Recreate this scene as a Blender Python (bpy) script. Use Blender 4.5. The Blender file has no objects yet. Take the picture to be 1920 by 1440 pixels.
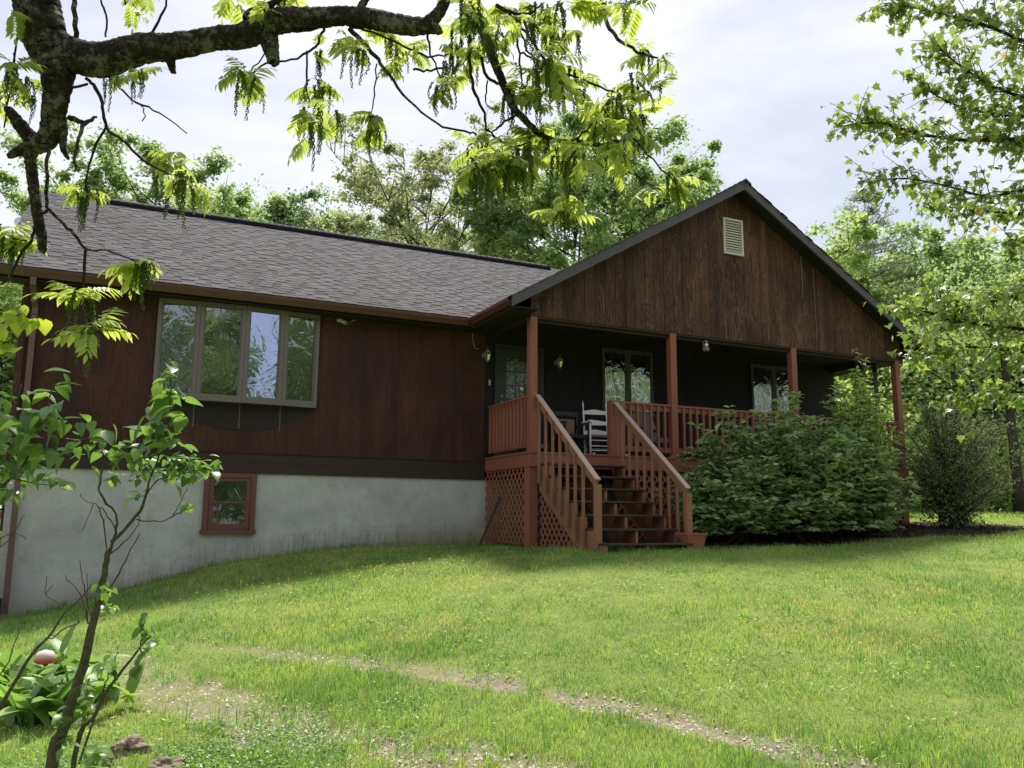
import bpy, math, random
import numpy as np
from mathutils import Matrix, Vector
PI = math.pi
R = math.radians
rng = np.random.default_rng(7)
random.seed(7)
SC = bpy.context.scene
COL = SC.collection

# ------------------------------------------------------------------ camera
CAM = np.array([-5.964, -13.729, -1.071])
YAW, PITCH, ROLL, FPX = 0.44194, 0.16017, 0.00707, 1563.6
def cam_axes():
    cy, sy = math.cos(YAW), math.sin(YAW)
    fwd = np.array([sy, cy, 0]); right = np.array([cy, -sy, 0]); up = np.array([0, 0, 1.])
    cp, sp = math.cos(PITCH), math.sin(PITCH)
    f2 = fwd*cp + up*sp; u2 = -fwd*sp + up*cp
    cr, sr = math.cos(ROLL), math.sin(ROLL)
    return right*cr + u2*sr, -right*sr + u2*cr, f2
RT, UPV, FW = cam_axes()
cd = bpy.data.cameras.new('camera'); cam = bpy.data.objects.new('camera', cd); COL.objects.link(cam)
M = Matrix.Identity(4)
for i in range(3):
    M[i][0] = RT[i]; M[i][1] = UPV[i]; M[i][2] = -FW[i]; M[i][3] = CAM[i]
cam.matrix_world = M
cd.sensor_width = 36; cd.lens = FPX/1920*36; cd.clip_start = .05; cd.clip_end = 600
SC.camera = cam

# ------------------------------------------------------------------ light, sky, exposure
EXPOSURE = 1.4
SUN_DIR = Vector((0.24, 0.53, 1.0)).normalized()
elev = math.asin(SUN_DIR.z); azim = math.atan2(SUN_DIR.x, SUN_DIR.y)
sd = bpy.data.lights.new('sun', 'SUN'); sun = bpy.data.objects.new('sun', sd); COL.objects.link(sun)
sd.energy = 3.1; sd.angle = R(8); sd.color = (1.0, .95, .86)
sun.rotation_euler = (-SUN_DIR).to_track_quat('-Z', 'Y').to_euler(); sun.location = (0, 0, 30)
W = bpy.data.worlds.new('World'); SC.world = W; W.use_nodes = True
nt = W.node_tree; nt.nodes.clear()
def wn(t, **k):
    n = nt.nodes.new(t)
    for a, b in k.items(): setattr(n, a, b)
    return n
wo = wn('ShaderNodeOutputWorld'); bg = wn('ShaderNodeBackground'); bg.inputs['Strength'].default_value = 0.1
sky = wn('ShaderNodeTexSky', sky_type='NISHITA'); sky.sun_disc = False; sky.sun_elevation = elev; sky.sun_rotation = azim
sky.air_density = 1.2; sky.dust_density = 2.0
tc = wn('ShaderNodeTexCoord'); mp = wn('ShaderNodeMapping'); mp.inputs['Scale'].default_value = (1, 1, 3.2)
nt.links.new(tc.outputs['Generated'], mp.inputs['Vector'])
n1 = wn('ShaderNodeTexNoise'); n1.inputs['Scale'].default_value = 2.3; n1.inputs['Detail'].default_value = 7; n1.inputs['Roughness'].default_value = .52
n1.inputs['Distortion'].default_value = .35
nt.links.new(mp.outputs[0], n1.inputs['Vector'])
cr = wn('ShaderNodeValToRGB')
els = cr.color_ramp.elements
els[0].position = .34; els[0].color = (2.65, 2.75, 3.2, 1)
els[1].position = .60; els[1].color = (3.85, 3.83, 4.0, 1)
nt.links.new(n1.outputs['Fac'], cr.inputs['Fac'])
mx = wn('ShaderNodeMix', data_type='RGBA'); mx.inputs['Factor'].default_value = .9
nt.links.new(sky.outputs[0], mx.inputs['A']); nt.links.new(cr.outputs[0], mx.inputs['B'])
nt.links.new(mx.outputs['Result'], bg.inputs['Color']); nt.links.new(bg.outputs[0], wo.inputs['Surface'])
SC.view_settings.view_transform = 'Standard'; SC.view_settings.look = 'None'
SC.view_settings.exposure = EXPOSURE; SC.view_settings.gamma = 1; SC.view_settings.use_curve_mapping = False
SC.render.engine = 'CYCLES'
SC.cycles.max_bounces = 8; SC.cycles.transparent_max_bounces = 8
SC.render.resolution_x = 1024; SC.render.resolution_y = 768

# ------------------------------------------------------------------ helpers: rays
def ray(u, v):
    r = FW*FPX + RT*(u-960) - UPV*(v-720)
    return r/np.linalg.norm(r)
def atD(u, v, t):
    r = FW + RT*(u-960)/FPX - UPV*(v-720)/FPX
    return CAM + r*t
def atY(u, v, y): r = ray(u, v); return CAM + r*(y-CAM[1])/r[1]
# ------------------------------------------------------------------ ground height (interpolated spot heights)
CP = np.array([(-7.4,0,-2.5),(-6.47,0,-2.35),(-5.85,0,-2.16),(-5.14,0,-1.98),(-4.48,0,-1.8),(-3.5,0,-1.67),(-2.84,0,-1.58),(-.3,0,-1.53),(0,-1.75,-1.53),(0.1,-3.6,-1.52),(4,-2.5,-1.36),(8.5,-1.75,-1.13),(11,-1.5,-1.02),(14,1,-.9),(20,6,-.78),(30,14,-.72),(45,25,-.6),(-6,-13.7,-2.62),(-8,-9,-2.62),(-3.,-11,-2.5),(1,-13,-2.42),(5,-10,-1.95),(9,-8,-1.55),(-3,-6,-2.1),(1,-7,-1.88),(12,-6,-1.2),(-12,-5,-2.7),(-14,5,-2.8),(0,14,-1.5),(12,14,-.9),(-10,25,-2.2),(20,-10,-1.0),(0,-25,-2.9),(-20,-20,-3.0),(25,-25,-1.6),(-40,20,-3),(5,45,-1.2),(50,0,-.3),(0,-50,-3.2),(-60,-30,-3.5),(60,60,0)], float)
_X = CP[:, :2]; _n = len(_X)
_K = np.sqrt(((_X[:, None]-_X[None])**2).sum(-1)+.6)
_A = np.block([[_K, np.c_[np.ones(_n), _X]], [np.c_[np.ones(_n), _X].T, np.zeros((3, 3))]])
_S = np.linalg.solve(_A, np.r_[CP[:, 2], 0, 0, 0])
def g(x, y):
    x = np.asarray(x, float); y = np.asarray(y, float)
    out = _S[_n] + _S[_n+1]*x + _S[_n+2]*y
    for i in range(_n):
        out = out + _S[i]*np.sqrt((x-_X[i, 0])**2+(y-_X[i, 1])**2+.6)
    return out
def hit(u, v):
    r = ray(u, v); t = np.arange(1, 90, .02); P = CAM + r*t[:, None]
    h = P[:, 2]-g(P[:, 0], P[:, 1]); i = np.where(h < 0)[0]
    return P[i[0]] if len(i) else P[-1]
_T = np.random.default_rng(3).random((257, 257))
def vnoise(x, y, s, o=0.):
    x = np.asarray(x)*s+31.7+o; y = np.asarray(y)*s+17.3-o
    xi = np.floor(x).astype(int); yi = np.floor(y).astype(int); fx = x-xi; fy = y-yi
    fx = fx*fx*(3-2*fx); fy = fy*fy*(3-2*fy)
    a = _T[xi % 256, yi % 256]; b = _T[(xi+1) % 256, yi % 256]; c = _T[xi % 256, (yi+1) % 256]; d = _T[(xi+1) % 256, (yi+1) % 256]
    return (a*(1-fx)+b*fx)*(1-fy)+(c*(1-fx)+d*fx)*fy
def fnoise(x, y, s, o=0.): return (vnoise(x, y, s, o)*.55+vnoise(x, y, s*2.1, o+5)*.3+vnoise(x, y, s*4.3, o+9)*.15)

# ------------------------------------------------------------------ materials
def mat(name):
    m = bpy.data.materials.new(name); m.use_nodes = True; m.node_tree.nodes.clear(); return m
class NT:
    def __init__(s, m): s.m = m; s.t = m.node_tree
    def n(s, t, **k):
        n = s.t.nodes.new(t)
        ins = k.pop('ins', {})
        for a, b in k.items(): setattr(n, a, b)
        for a, b in ins.items():
            if isinstance(b, bpy.types.NodeSocket): s.t.links.new(b, n.inputs[a])
            else: n.inputs[a].default_value = b
        return n
    def ramp(s, fac, stops, interp='LINEAR'):
        r = s.n('ShaderNodeValToRGB'); s.t.links.new(fac, r.inputs[0]); e = r.color_ramp.elements
        r.color_ramp.interpolation = interp
        while len(e) < len(stops): e.new(.5)
        for i, (p, c) in enumerate(stops):
            e[i].position = p; e[i].color = (*c, 1) if len(c) == 3 else c
        return r.outputs[0]
    def mix(s, f, a, b, bt='MIX'):
        m = s.n('ShaderNodeMix', data_type='RGBA', blend_type=bt)
        for k, v in (('Factor', f), ('A', a), ('B', b)):
            if isinstance(v, bpy.types.NodeSocket): s.t.links.new(v, m.inputs[k])
            else: m.inputs[k].default_value = (*v, 1) if k != 'Factor' and len(v) == 3 else v
        return m.outputs['Result']
    def math(s, op, a, b=0.):
        m = s.n('ShaderNodeMath', operation=op)
        for i, v in enumerate((a, b)):
            if isinstance(v, bpy.types.NodeSocket): s.t.links.new(v, m.inputs[i])
            else: m.inputs[i].default_value = v
        return m.outputs[0]
    def coord(s, scale=(1, 1, 1), out='Object'):
        c = s.n('ShaderNodeTexCoord'); m = s.n('ShaderNodeMapping', ins={'Scale': scale}); s.t.links.new(c.outputs[out], m.inputs['Vector']); return m.outputs[0]
    def noise(s, vec, scale, detail=4, rough=.55, dist=0.):
        return s.n('ShaderNodeTexNoise', ins={'Vector': vec, 'Scale': scale, 'Detail': detail, 'Roughness': rough, 'Distortion': dist}).outputs['Fac']
    def bump(s, h, strength=.3, dist=.01):
        return s.n('ShaderNodeBump', ins={'Height': h, 'Strength': strength, 'Distance': dist}).outputs[0]
    def out(s, sh):
        o = s.n('ShaderNodeOutputMaterial'); s.t.links.new(sh, o.inputs['Surface']); return s.m
    def bsdf(s, color, rough=.7, normal=None, metal=0., spec=.5):
        p = s.n('ShaderNodeBsdfPrincipled')
        for k, v in (('Base Color', color), ('Roughness', rough), ('Normal', normal), ('Metallic', metal), ('Specular IOR Level', spec)):
            if v is None: continue
            if isinstance(v, bpy.types.NodeSocket): s.t.links.new(v, p.inputs[k])
            else: p.inputs[k].default_value = (*v, 1) if k == 'Base Color' else v
        return p.outputs[0]
def painted(name, c, var=.25, rough=.6, scale=6, wear=None, grain=(6, 6, 1), bumps=.15):
    t = NT(mat(name)); v = t.coord(grain)
    n = t.noise(v, scale, 5, .6); n2 = t.noise(t.coord((1, 1, 1)), 1.3, 3)
    oi = t.n('ShaderNodeObjectInfo').outputs['Random']
    a = tuple(x*(1-var) for x in c); b = tuple(min(1, x*(1+var)) for x in c)
    col = t.mix(n, a, b)
    col = t.mix(.35, col, t.ramp(n2, [(.3, a), (.7, b)]))
    col = t.mix(t.math('MULTIPLY', oi, .3), col, a)
    if wear:
        w = t.ramp(t.noise(v, scale*2.3, 6, .7), [(.62, (0, 0, 0)), (.72, (1, 1, 1))])
        col = t.mix(w, col, wear)
    return t.out(t.bsdf(col, rough, t.bump(n, bumps, .004)))
def leafmat(name, c1, c2, c3=None, tr=.45, rough=.45, tgain=1.6, attr=True, spec=.4, tb=.55):
    t = NT(mat(name))
    at = t.n('ShaderNodeAttribute', attribute_name='rnd').outputs['Fac']
    oi = t.n('ShaderNodeObjectInfo').outputs['Random']
    f = t.math('FRACT', t.math('ADD', at, oi))
    stops = [(0, c1), (.85, c2)]
    if c3: stops = [(0, c1), (.6, c2), (.97, c2), (1., c3)]
    col = t.ramp(f, stops)
    p = t.bsdf(col, rough, spec=spec)
    tcol = t.mix(1., col, (tgain*.95, tgain*.9, tgain*tb), 'MULTIPLY')
    tn = t.n('ShaderNodeBsdfTranslucent', ins={'Color': tcol}).outputs[0]
    ms = t.n('ShaderNodeMixShader', ins={0: tr, 1: p, 2: tn}).outputs[0]
    return t.out(ms)
def siding(name, dark=0., red=0.):
    t = NT(mat(name)); oi = t.n('ShaderNodeObjectInfo').outputs['Random']
    c = t.n('ShaderNodeTexCoord').outputs['Object']
    off = t.n('ShaderNodeCombineXYZ', ins={'X': t.math('MULTIPLY', oi, 3.), 'Y': 0., 'Z': t.math('MULTIPLY', oi, 91.)}).outputs[0]
    va = t.n('ShaderNodeVectorMath', operation='ADD'); t.t.links.new(c, va.inputs[0]); t.t.links.new(off, va.inputs[1])
    def mp(vec, s): m = t.n('ShaderNodeMapping', ins={'Scale': s}); t.t.links.new(vec, m.inputs['Vector']); return m.outputs[0]
    g0 = t.noise(mp(va.outputs[0], (1, 1, .16)), 5.5, 2, .5, .25)              # growth-ring field
    ring = t.math('FRACT', t.math('MULTIPLY', g0, 15.))
    rings = t.ramp(ring, [(0, (0, 0, 0)), (.55, (1, 1, 1)), (.8, (.25, .25, .25)), (1, (0, 0, 0))])
    fine = t.noise(mp(va.outputs[0], (1, 1, .05)), 42, 5, .7)
    wear = t.noise(mp(c, (1, 1, .32)), 1.9, 5, .65, .5)                          # weathered areas, across planks
    streak = t.noise(mp(c, (1, 1, .05)), 4.2, 4, .6)                             # dark water streaks
    col = t.ramp(t.math('ADD', t.math('MULTIPLY', wear, .75), t.math('MULTIPLY', oi, .25)), [(.28, (.019, .0075, .006)), (.5, (.040, .0145, .0095)), (.72, (.080, .032, .019))])
    amt = t.math('MULTIPLY', rings, t.ramp(wear, [(.34, (.10, .10, .10)), (.66, (.72, .72, .72))]))
    col = t.mix(amt, col, (.205, .118, .072))
    col = t.mix(t.ramp(fine, [(.45, (0, 0, 0)), (.8, (.55, .55, .55))]), col, (.020, .010, .008))
    col = t.mix(t.ramp(streak, [(.50, (0, 0, 0)), (.68, (.72, .72, .72))]), col, (.018, .009, .008))
    if red: col = t.mix(red, col, t.ramp(wear, [(.3, (.022, .009, .009)), (.6, (.046, .0145, .011)), (.78, (.075, .026, .016))]))
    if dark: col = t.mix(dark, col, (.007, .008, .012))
    h = t.math('ADD', t.math('MULTIPLY', rings, .5), fine)
    return t.out(t.bsdf(col, .72, t.bump(h, .3, .003), spec=.3))
M_siding = siding('stained_plywood_siding')
M_psiding = siding('porch_siding_recess_shade', .95)  # shade of the porch recess mixed into the siding colour
M_wsiding = siding('red_brown_wing_siding', 0., .78)
M_dark = painted('dark_stained_trim', (.030, .016, .013), rough=.8, wear=(.06, .03, .02))
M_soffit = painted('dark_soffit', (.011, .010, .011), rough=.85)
M_porch = painted('porch_red_brown_paint', (.235, .080, .047), .18, .6, wear=(.20, .068, .042))
M_stair = painted('stair_brown_paint', (.25, .115, .062), .2, .55, wear=(.18, .09, .06))
M_rail = painted('sky_highlit_worn_handrail', (.42, .31, .26), .2, .35, wear=(.26, .12, .08))  # sky highlight painted as a pale base, with brown wear patches
M_tread = painted('dark_tread', (.026, .022, .021), .3, .45, grain=(1, 8, 8))
M_fascia = painted('grey_rake_paint', (.062, .056, .066), .12, .55)
M_gutter = painted('brown_gutter', (.090, .036, .030), .2, .32)
M_winfr = painted('taupe_window_frame', (.140, .122, .122), .12, .5)
M_winred = painted('maroon_window_paint', (.125, .043, .045), .18, .5)
M_darkfr = painted('dark_green_frame', (.016, .024, .022), .1, .5)
M_white = painted('white_paint', (.72, .74, .76), .06, .45)
M_vent = painted('cream_vent_paint', (.52, .50, .42), .15, .5, wear=(.30, .24, .17))
M_grey = painted('grey_cloth', (.14, .145, .15), .15, .9)
M_ventblack = painted('black_ridge_vent', (.018, .017, .022), .2, 1.); M_ventblack.node_tree.nodes['Principled BSDF'].inputs['Specular IOR Level'].default_value = 0
M_black = painted('black_metal', (.02, .02, .022), .2, .4)
M_brass = painted('tarnished_lantern_metal', (.20, .19, .15), .3, .35)
M_streak = painted('pale_joint_filler', (.26, .22, .17), .3, .8)
M_terra = painted('terracotta', (.30, .10, .055), .2, .8)
M_rust = painted('rusty_rod', (.07, .045, .035), .3, .9)
M_orange = painted('orange_red_plastic', (.33, .05, .025), .08, .4)
M_blue = painted('dark_navy_plastic', (.012, .018, .035), .1, .4)
M_tan = painted('tan_wood', (.20, .13, .08), .25, .8)
M_bark = None
def barkmat(name, a, b, lichen=None, sc=14):
    t = NT(mat(name)); v = t.coord((1, 1, 1))
    n = t.noise(v, sc*1.6, 8, .75, .6); n2 = t.noise(v, sc*5, 4, .7)
    vo = t.n('ShaderNodeTexVoronoi', ins={'Vector': v, 'Scale': sc*3.6}).outputs['Distance']
    col = t.ramp(n, [(.38, a), (.62, b)])
    col = t.mix(t.ramp(vo, [(.0, (0, 0, 0)), (.7, (.5, .5, .5))]), col, a)
    if lichen:
        l = t.ramp(t.math('ADD', t.math('MULTIPLY', t.noise(v, sc*3.0, 8, .8, .3), .6), t.math('MULTIPLY', t.noise(v, sc*.6, 4, .6), .4)), [(.50, (0, 0, 0)), (.56, (.85, .85, .85))])
        col = t.mix(l, col, lichen)
        n = t.math('ADD', n, t.math('MULTIPLY', l, .12))
    h = t.math('ADD', n, t.math('MULTIPLY', vo, .5)); h = t.math('ADD', h, t.math('MULTIPLY', n2, .4))
    return t.out(t.bsdf(col, .95, t.bump(h, 1., .03), spec=.1))
M_walbark = barkmat('lichened_walnut_bark', (.022, .018, .016), (.095, .078, .066), (.24, .24, .20))
M_twig = barkmat('twig_bark', (.045, .032, .027), (.10, .075, .062), sc=30)
M_lilbark = barkmat('lilac_bark', (.13, .11, .09), (.32, .28, .23), (.22, .23, .17), sc=30)
M_farbark = barkmat('grey_tree_bark', (.045, .040, .034), (.10, .09, .078), sc=6)
def glassmat(name, seed, refl=.45, tint=(.010, .014, .013), dist=.6, sc=2.2, gc=(.80, .84, .92)):
    t = NT(mat(name)); v = t.coord((1, 1, .8))
    va = t.n('ShaderNodeVectorMath', operation='ADD'); t.t.links.new(v, va.inputs[0]); va.inputs[1].default_value = (seed*3.1, 0, seed*7.7)
    n = t.noise(va.outputs[0], sc, 3, .55, 1.6)
    b = t.bump(n, dist, .025)
    gl = t.n('ShaderNodeBsdfGlossy', ins={'Color': (*gc, 1), 'Roughness': .015, 'Normal': b}).outputs[0]
    p = t.bsdf(tint, .3, spec=.3)
    fr = t.n('ShaderNodeLayerWeight', ins={'Blend': .25}).outputs['Fresnel']
    f = t.math('ADD', t.math('MULTIPLY', fr, .5), refl)
    return t.out(t.n('ShaderNodeMixShader', ins={0: f, 1: p, 2: gl}).outputs[0])
M_glass = [glassmat('window_glass_%d' % i, i*1.7+.3, (.26, .24, .50, .24)[i], dist=(.3, .10, .14, .38)[i], gc=((.80, .84, .92), (.80, .84, .92), (.56, .66, .98), (.80, .84, .92))[i]) for i in range(4)]  # third pane: blue sky reflection tinted into its gloss colour
M_bglass = glassmat('basement_window_glass', 9., .12, (.012, .020, .012), .15)
M_pglass = glassmat('porch_window_glass', 5.5, .45, dist=.5, sc=3.2)
M_dglass = glassmat('door_glass', 2.5, .10, dist=.8, sc=5)
M_lglass = glassmat('lantern_glass', 3.5, .5, (.1, .11, .09), .3)
def stucco():
    t = NT(mat('grey_stucco')); v = t.coord((1, 1, 1))
    n = t.noise(v, 1.1, 6, .62, .8); n2 = t.noise(v, 4.5, 6, .7, .4); n3 = t.noise(v, 60, 3, .6)
    col = t.ramp(n, [(.3, (.33, .34, .35)), (.5, (.42, .432, .442)), (.72, (.50, .51, .515))])
    col = t.mix(t.ramp(n2, [(.5, (0, 0, 0)), (.8, (.5, .5, .5))]), col, (.22, .21, .20))
    # damp soil-splashed foot of the wall
    z = t.n('ShaderNodeSeparateXYZ'); t.t.links.new(v, z.inputs[0])
    zx = t.math('ADD', t.math('MULTIPLY', z.outputs['X'], -.16), z.outputs['Z'])   # follows the slope of the lawn
    f = t.math('ADD', zx, t.math('MULTIPLY', n2, .45))
    st = t.n('ShaderNodeMapRange', ins={0: f, 1: -1.15, 2: -.75, 3: .8, 4: 0.}).outputs[0]
    col = t.mix(st, col, (.29, .235, .16))
    cw = t.n('ShaderNodeMix', data_type='VECTOR', ins={0: .22}); t.t.links.new(v, cw.inputs[4]); t.t.links.new(t.n('ShaderNodeTexNoise', ins={'Vector': v, 'Scale': 2.2, 'Detail': 5}).outputs['Color'], cw.inputs[5])
    ck = t.n('ShaderNodeTexVoronoi', feature='DISTANCE_TO_EDGE', ins={'Vector': cw.outputs[1], 'Scale': 1.1}).outputs['Distance']
    col = t.mix(t.ramp(ck, [(0, (.14, .14, .14)), (.006, (0, 0, 0))]), col, (.12, .11, .10))
    ru = t.noise(t.coord((3.5, 3.5, .22)), 2.2, 4, .6); col = t.mix(t.ramp(ru, [(.55, (0, 0, 0)), (.75, (.16, .16, .16))]), col, (.22, .215, .205))
    return t.out(t.bsdf(col, .9, t.bump(t.math('ADD', n3, t.math('MULTIPLY', n2, 1.5)), .35, .01), spec=.2))
M_stucco = stucco()
def shinglemat():
    t = NT(mat('asphalt_shingle')); oi = t.n('ShaderNodeObjectInfo').outputs['Random']
    at = t.n('ShaderNodeAttribute', attribute_name='rnd').outputs['Fac']; v = t.coord((1, 1, 1))
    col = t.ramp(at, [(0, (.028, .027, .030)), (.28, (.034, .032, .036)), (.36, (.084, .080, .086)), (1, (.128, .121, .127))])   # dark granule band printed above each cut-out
    n = t.noise(v, 90, 3, .8); col = t.mix(.4, col, t.ramp(n, [(.3, (.5, .5, .5)), (.7, (1.5, 1.5, 1.5))]), 'MULTIPLY')
    col = t.mix(t.math('MULTIPLY', oi, .25), col, (.06, .057, .06))
    bg_ = t.noise(v, .9, 4, .6); col = t.mix(t.ramp(bg_, [(.5, (0, 0, 0)), (.8, (.4, .4, .4))]), col, (.045, .043, .046))
    return t.out(t.bsdf(col, .9, t.bump(n, .3, .003), spec=.03))
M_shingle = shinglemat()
M_moss = painted('mossy_shingle', (.055, .058, .035), .3, .95)
def groundmat():
    t = NT(mat('lawn_soil')); v = t.coord((1, 1, 1))
    a = t.n('ShaderNodeAttribute', attribute_name='gravel').outputs['Fac']
    mu = t.n('ShaderNodeAttribute', attribute_name='mulch').outputs['Fac']
    n = t.noise(v, 3, 6, .7); n2 = t.noise(v, 40, 5, .75); n3 = t.noise(v, .5, 4)
    grass = t.ramp(n, [(.3, (.12, .18, .04)), (.7, (.21, .28, .065))])
    grass = t.mix(t.ramp(n2, [(.4, (0, 0, 0)), (.75, (.6, .6, .6))]), grass, (.22, .18, .09))
    grav = t.ramp(n2, [(.30, (.10, .085, .065)), (.5, (.235, .20, .15)), (.7, (.42, .38, .31))])
    grav = t.mix(t.ramp(n, [(.45, (0, 0, 0)), (.7, (.5, .5, .5))]), grav, (.22, .19, .10))
    col = t.mix(a, grass, grav)
    col = t.mix(mu, col, t.ramp(n2, [(.3, (.025, .018, .014)), (.7, (.075, .055, .042))]))
    return t.out(t.bsdf(col, .95, t.bump(n2, .8, .03), spec=.1))
M_ground = groundmat()
def grassmat():
    t = NT(mat('grass_blades'))
    c = t.n('ShaderNodeAttribute', attribute_name='col').outputs['Color']
    p = t.bsdf(c, .5, spec=.3)
    tc_ = t.mix(1., c, (1.5, 1.45, .7), 'MULTIPLY')
    tn = t.n('ShaderNodeBsdfTranslucent', ins={'Color': tc_}).outputs[0]
    return t.out(t.n('ShaderNodeMixShader', ins={0: .42, 1: p, 2: tn}).outputs[0])
M_grass = grassmat()
def stonemat(name, a, b):
    t = NT(mat(name)); v = t.coord(); n = t.noise(v, 9, 8, .7, .5)
    at = t.n('ShaderNodeAttribute', attribute_name='rnd').outputs['Fac']
    col = t.mix(at, t.ramp(n, [(.3, a), (.7, b)]), b)
    return t.out(t.bsdf(col, .9, t.bump(n, .8, .02), spec=.2))
M_gravel = stonemat('gravel_stone', (.16, .145, .13), (.46, .44, .40))
M_rock = stonemat('brown_rock', (.09, .065, .048), (.27, .21, .16))
M_rock2 = stonemat('grey_rock', (.14, .14, .145), (.24, .24, .25))
L_walnut = leafmat('walnut_leaf', (.19, .27, .06), (.38, .47, .13), tr=.55, rough=.5, tgain=1.45)
L_catkin = leafmat('walnut_catkin', (.045, .085, .018), (.10, .16, .03), tr=.25, rough=.7)
L_maple = leafmat('maple_leaf', (.09, .155, .042), (.245, .345, .105), (.36, .27, .08), tr=.45, rough=.4, tgain=1.5)
L_lilac = leafmat('lilac_leaf', (.055, .125, .035), (.15, .26, .07), tr=.48, rough=.36, tgain=1.6, spec=.5)
L_yellow = leafmat('yellowing_leaf', (.22, .36, .04), (.38, .46, .06), (.6, .42, .07), tr=.5, rough=.35, tgain=1.5)
L_broad = leafmat('broad_leaf', (.085, .18, .045), (.21, .35, .09), tr=.48, rough=.42, tgain=1.5)
L_rhodo = leafmat('shrub_leaf', (.10, .17, .065), (.29, .41, .16), tr=.32, rough=.33, tgain=1.5)
L_light = leafmat('light_shrub_leaf', (.20, .31, .10), (.38, .50, .18), tr=.45, rough=.45)
L_twiggy = leafmat('dull_shrub_leaf', (.10, .145, .06), (.25, .31, .15), tr=.25, rough=.7)
L_far = {}
for nm, a, b in (('green', (.15, .235, .09), (.29, .40, .155)), ('olive', (.18, .22, .105), (.31, .36, .18)), ('deep', (.11, .185, .085), (.21, .30, .13)),
                 ('fresh', (.20, .30, .10), (.37, .48, .17)), ('pine', (.11, .15, .085), (.18, .23, .135))):
    L_far[nm] = leafmat('tree_leaf_'+nm, a, b, tr=.48, rough=.55, tb=.8)

# ------------------------------------------------------------------ mesh building
class MB:
    def __init__(s): s.v = []; s.f = []; s.r = []; s.n = 0
    def add(s, v, f, r=None):
        v = np.asarray(v, float); s.v.append(v); s.f += [tuple(i+s.n for i in q) for q in f]; s.n += len(v)
        s.r.append(np.full(len(v), random.random() if r is None else r))
    def box(s, x0, x1, y0, y1, z0, z1, r=None):
        v = [(x, y, z) for x in (x0, x1) for y in (y0, y1) for z in (z0, z1)]
        s.add(v, [(0, 1, 3, 2), (4, 6, 7, 5), (0, 4, 5, 1), (2, 3, 7, 6), (0, 2, 6, 4), (1, 5, 7, 3)], r)
    def beam(s, a, b, w, h, up=(0, 0, 1), r=None):
        """bar from a to b; w across, h along up"""
        a = np.array(a, float); b = np.array(b, float); d = b-a; d /= np.linalg.norm(d)
        u = np.array(up, float); sx = np.cross(d, u); sx /= np.linalg.norm(sx); u = np.cross(sx, d)
        v = [p+sx*i*w/2+u*j*h/2 for p in (a, b) for i in (-1, 1) for j in (-1, 1)]
        s.add(v, [(0, 1, 3, 2), (4, 6, 7, 5), (0, 4, 5, 1), (2, 3, 7, 6), (0, 2, 6, 4), (1, 5, 7, 3)], r)
    def prism(s, poly, ax, a, b, r=None):
        """poly of 2-D points extruded along axis ax from a to b"""
        n = len(poly); v = []
        for t in (a, b):
            for p in poly:
                q = [0, 0, 0]; o = [i for i in range(3) if i != ax]; q[o[0]] = p[0]; q[o[1]] = p[1]; q[ax] = t; v.append(q)
        f = [tuple(range(n)), tuple(range(2*n-1, n-1, -1))]+[(i, (i+1) % n, (i+1) % n+n, i+n) for i in range(n)]
        s.add(v, f, r)
    def tube(s, pts, rad, sides=6, jit=0., r=None, cap=True):
        pts = np.array(pts, float); n = len(pts); rad = np.broadcast_to(rad, n).astype(float)
        T = np.gradient(pts, axis=0) if n > 2 else np.array([pts[1]-pts[0]]*n)
        T /= np.linalg.norm(T, axis=1)[:, None]+1e-9
        ref = np.array([0, 0, 1.]) if abs(T[0][2]) < .9 else np.array([1., 0, 0])
        a = np.cross(T[0], ref); a /= np.linalg.norm(a); v = []
        for i in range(n):
            a = a-T[i]*(a@T[i]); a /= np.linalg.norm(a)+1e-9; b = np.cross(T[i], a)
            for k in range(sides):
                th = 2*PI*k/sides; q = rad[i]*(1+jit*(random.random()-.5)*2)
                v.append(pts[i]+(a*math.cos(th)+b*math.sin(th))*q)
        f = [(i*sides+k, i*sides+(k+1) % sides, (i+1)*sides+(k+1) % sides, (i+1)*sides+k) for i in range(n-1) for k in range(sides)]
        if cap: f += [tuple(range(sides))[::-1], tuple(range((n-1)*sides, n*sides))]
        s.add(v, f, r)
    def lathe(s, prof, c=(0, 0, 0), sides=12, r=None):
        v = []; c = np.array(c, float)
        for rr, z in prof:
            for k in range(sides):
                th = 2*PI*k/sides; v.append(c+np.array([rr*math.cos(th), rr*math.sin(th), z]))
        n = len(prof)
        f = [(i*sides+k, i*sides+(k+1) % sides, (i+1)*sides+(k+1) % sides, (i+1)*sides+k) for i in range(n-1) for k in range(sides)]
        f += [tuple(range(sides))[::-1], tuple(range((n-1)*sides, n*sides))]
        s.add(v, f, r)
    def mesh(s, name, m, smooth=False):
        me = bpy.data.meshes.new(name); V = np.concatenate(s.v); me.from_pydata(V.tolist(), [], s.f)
        at = me.attributes.new('rnd', 'FLOAT', 'POINT'); at.data.foreach_set('value', np.concatenate(s.r).astype(np.float32))
        me.materials.append(m)
        if smooth: me.polygons.foreach_set('use_smooth', np.ones(len(me.polygons), bool))
        me.update(); return me
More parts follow.
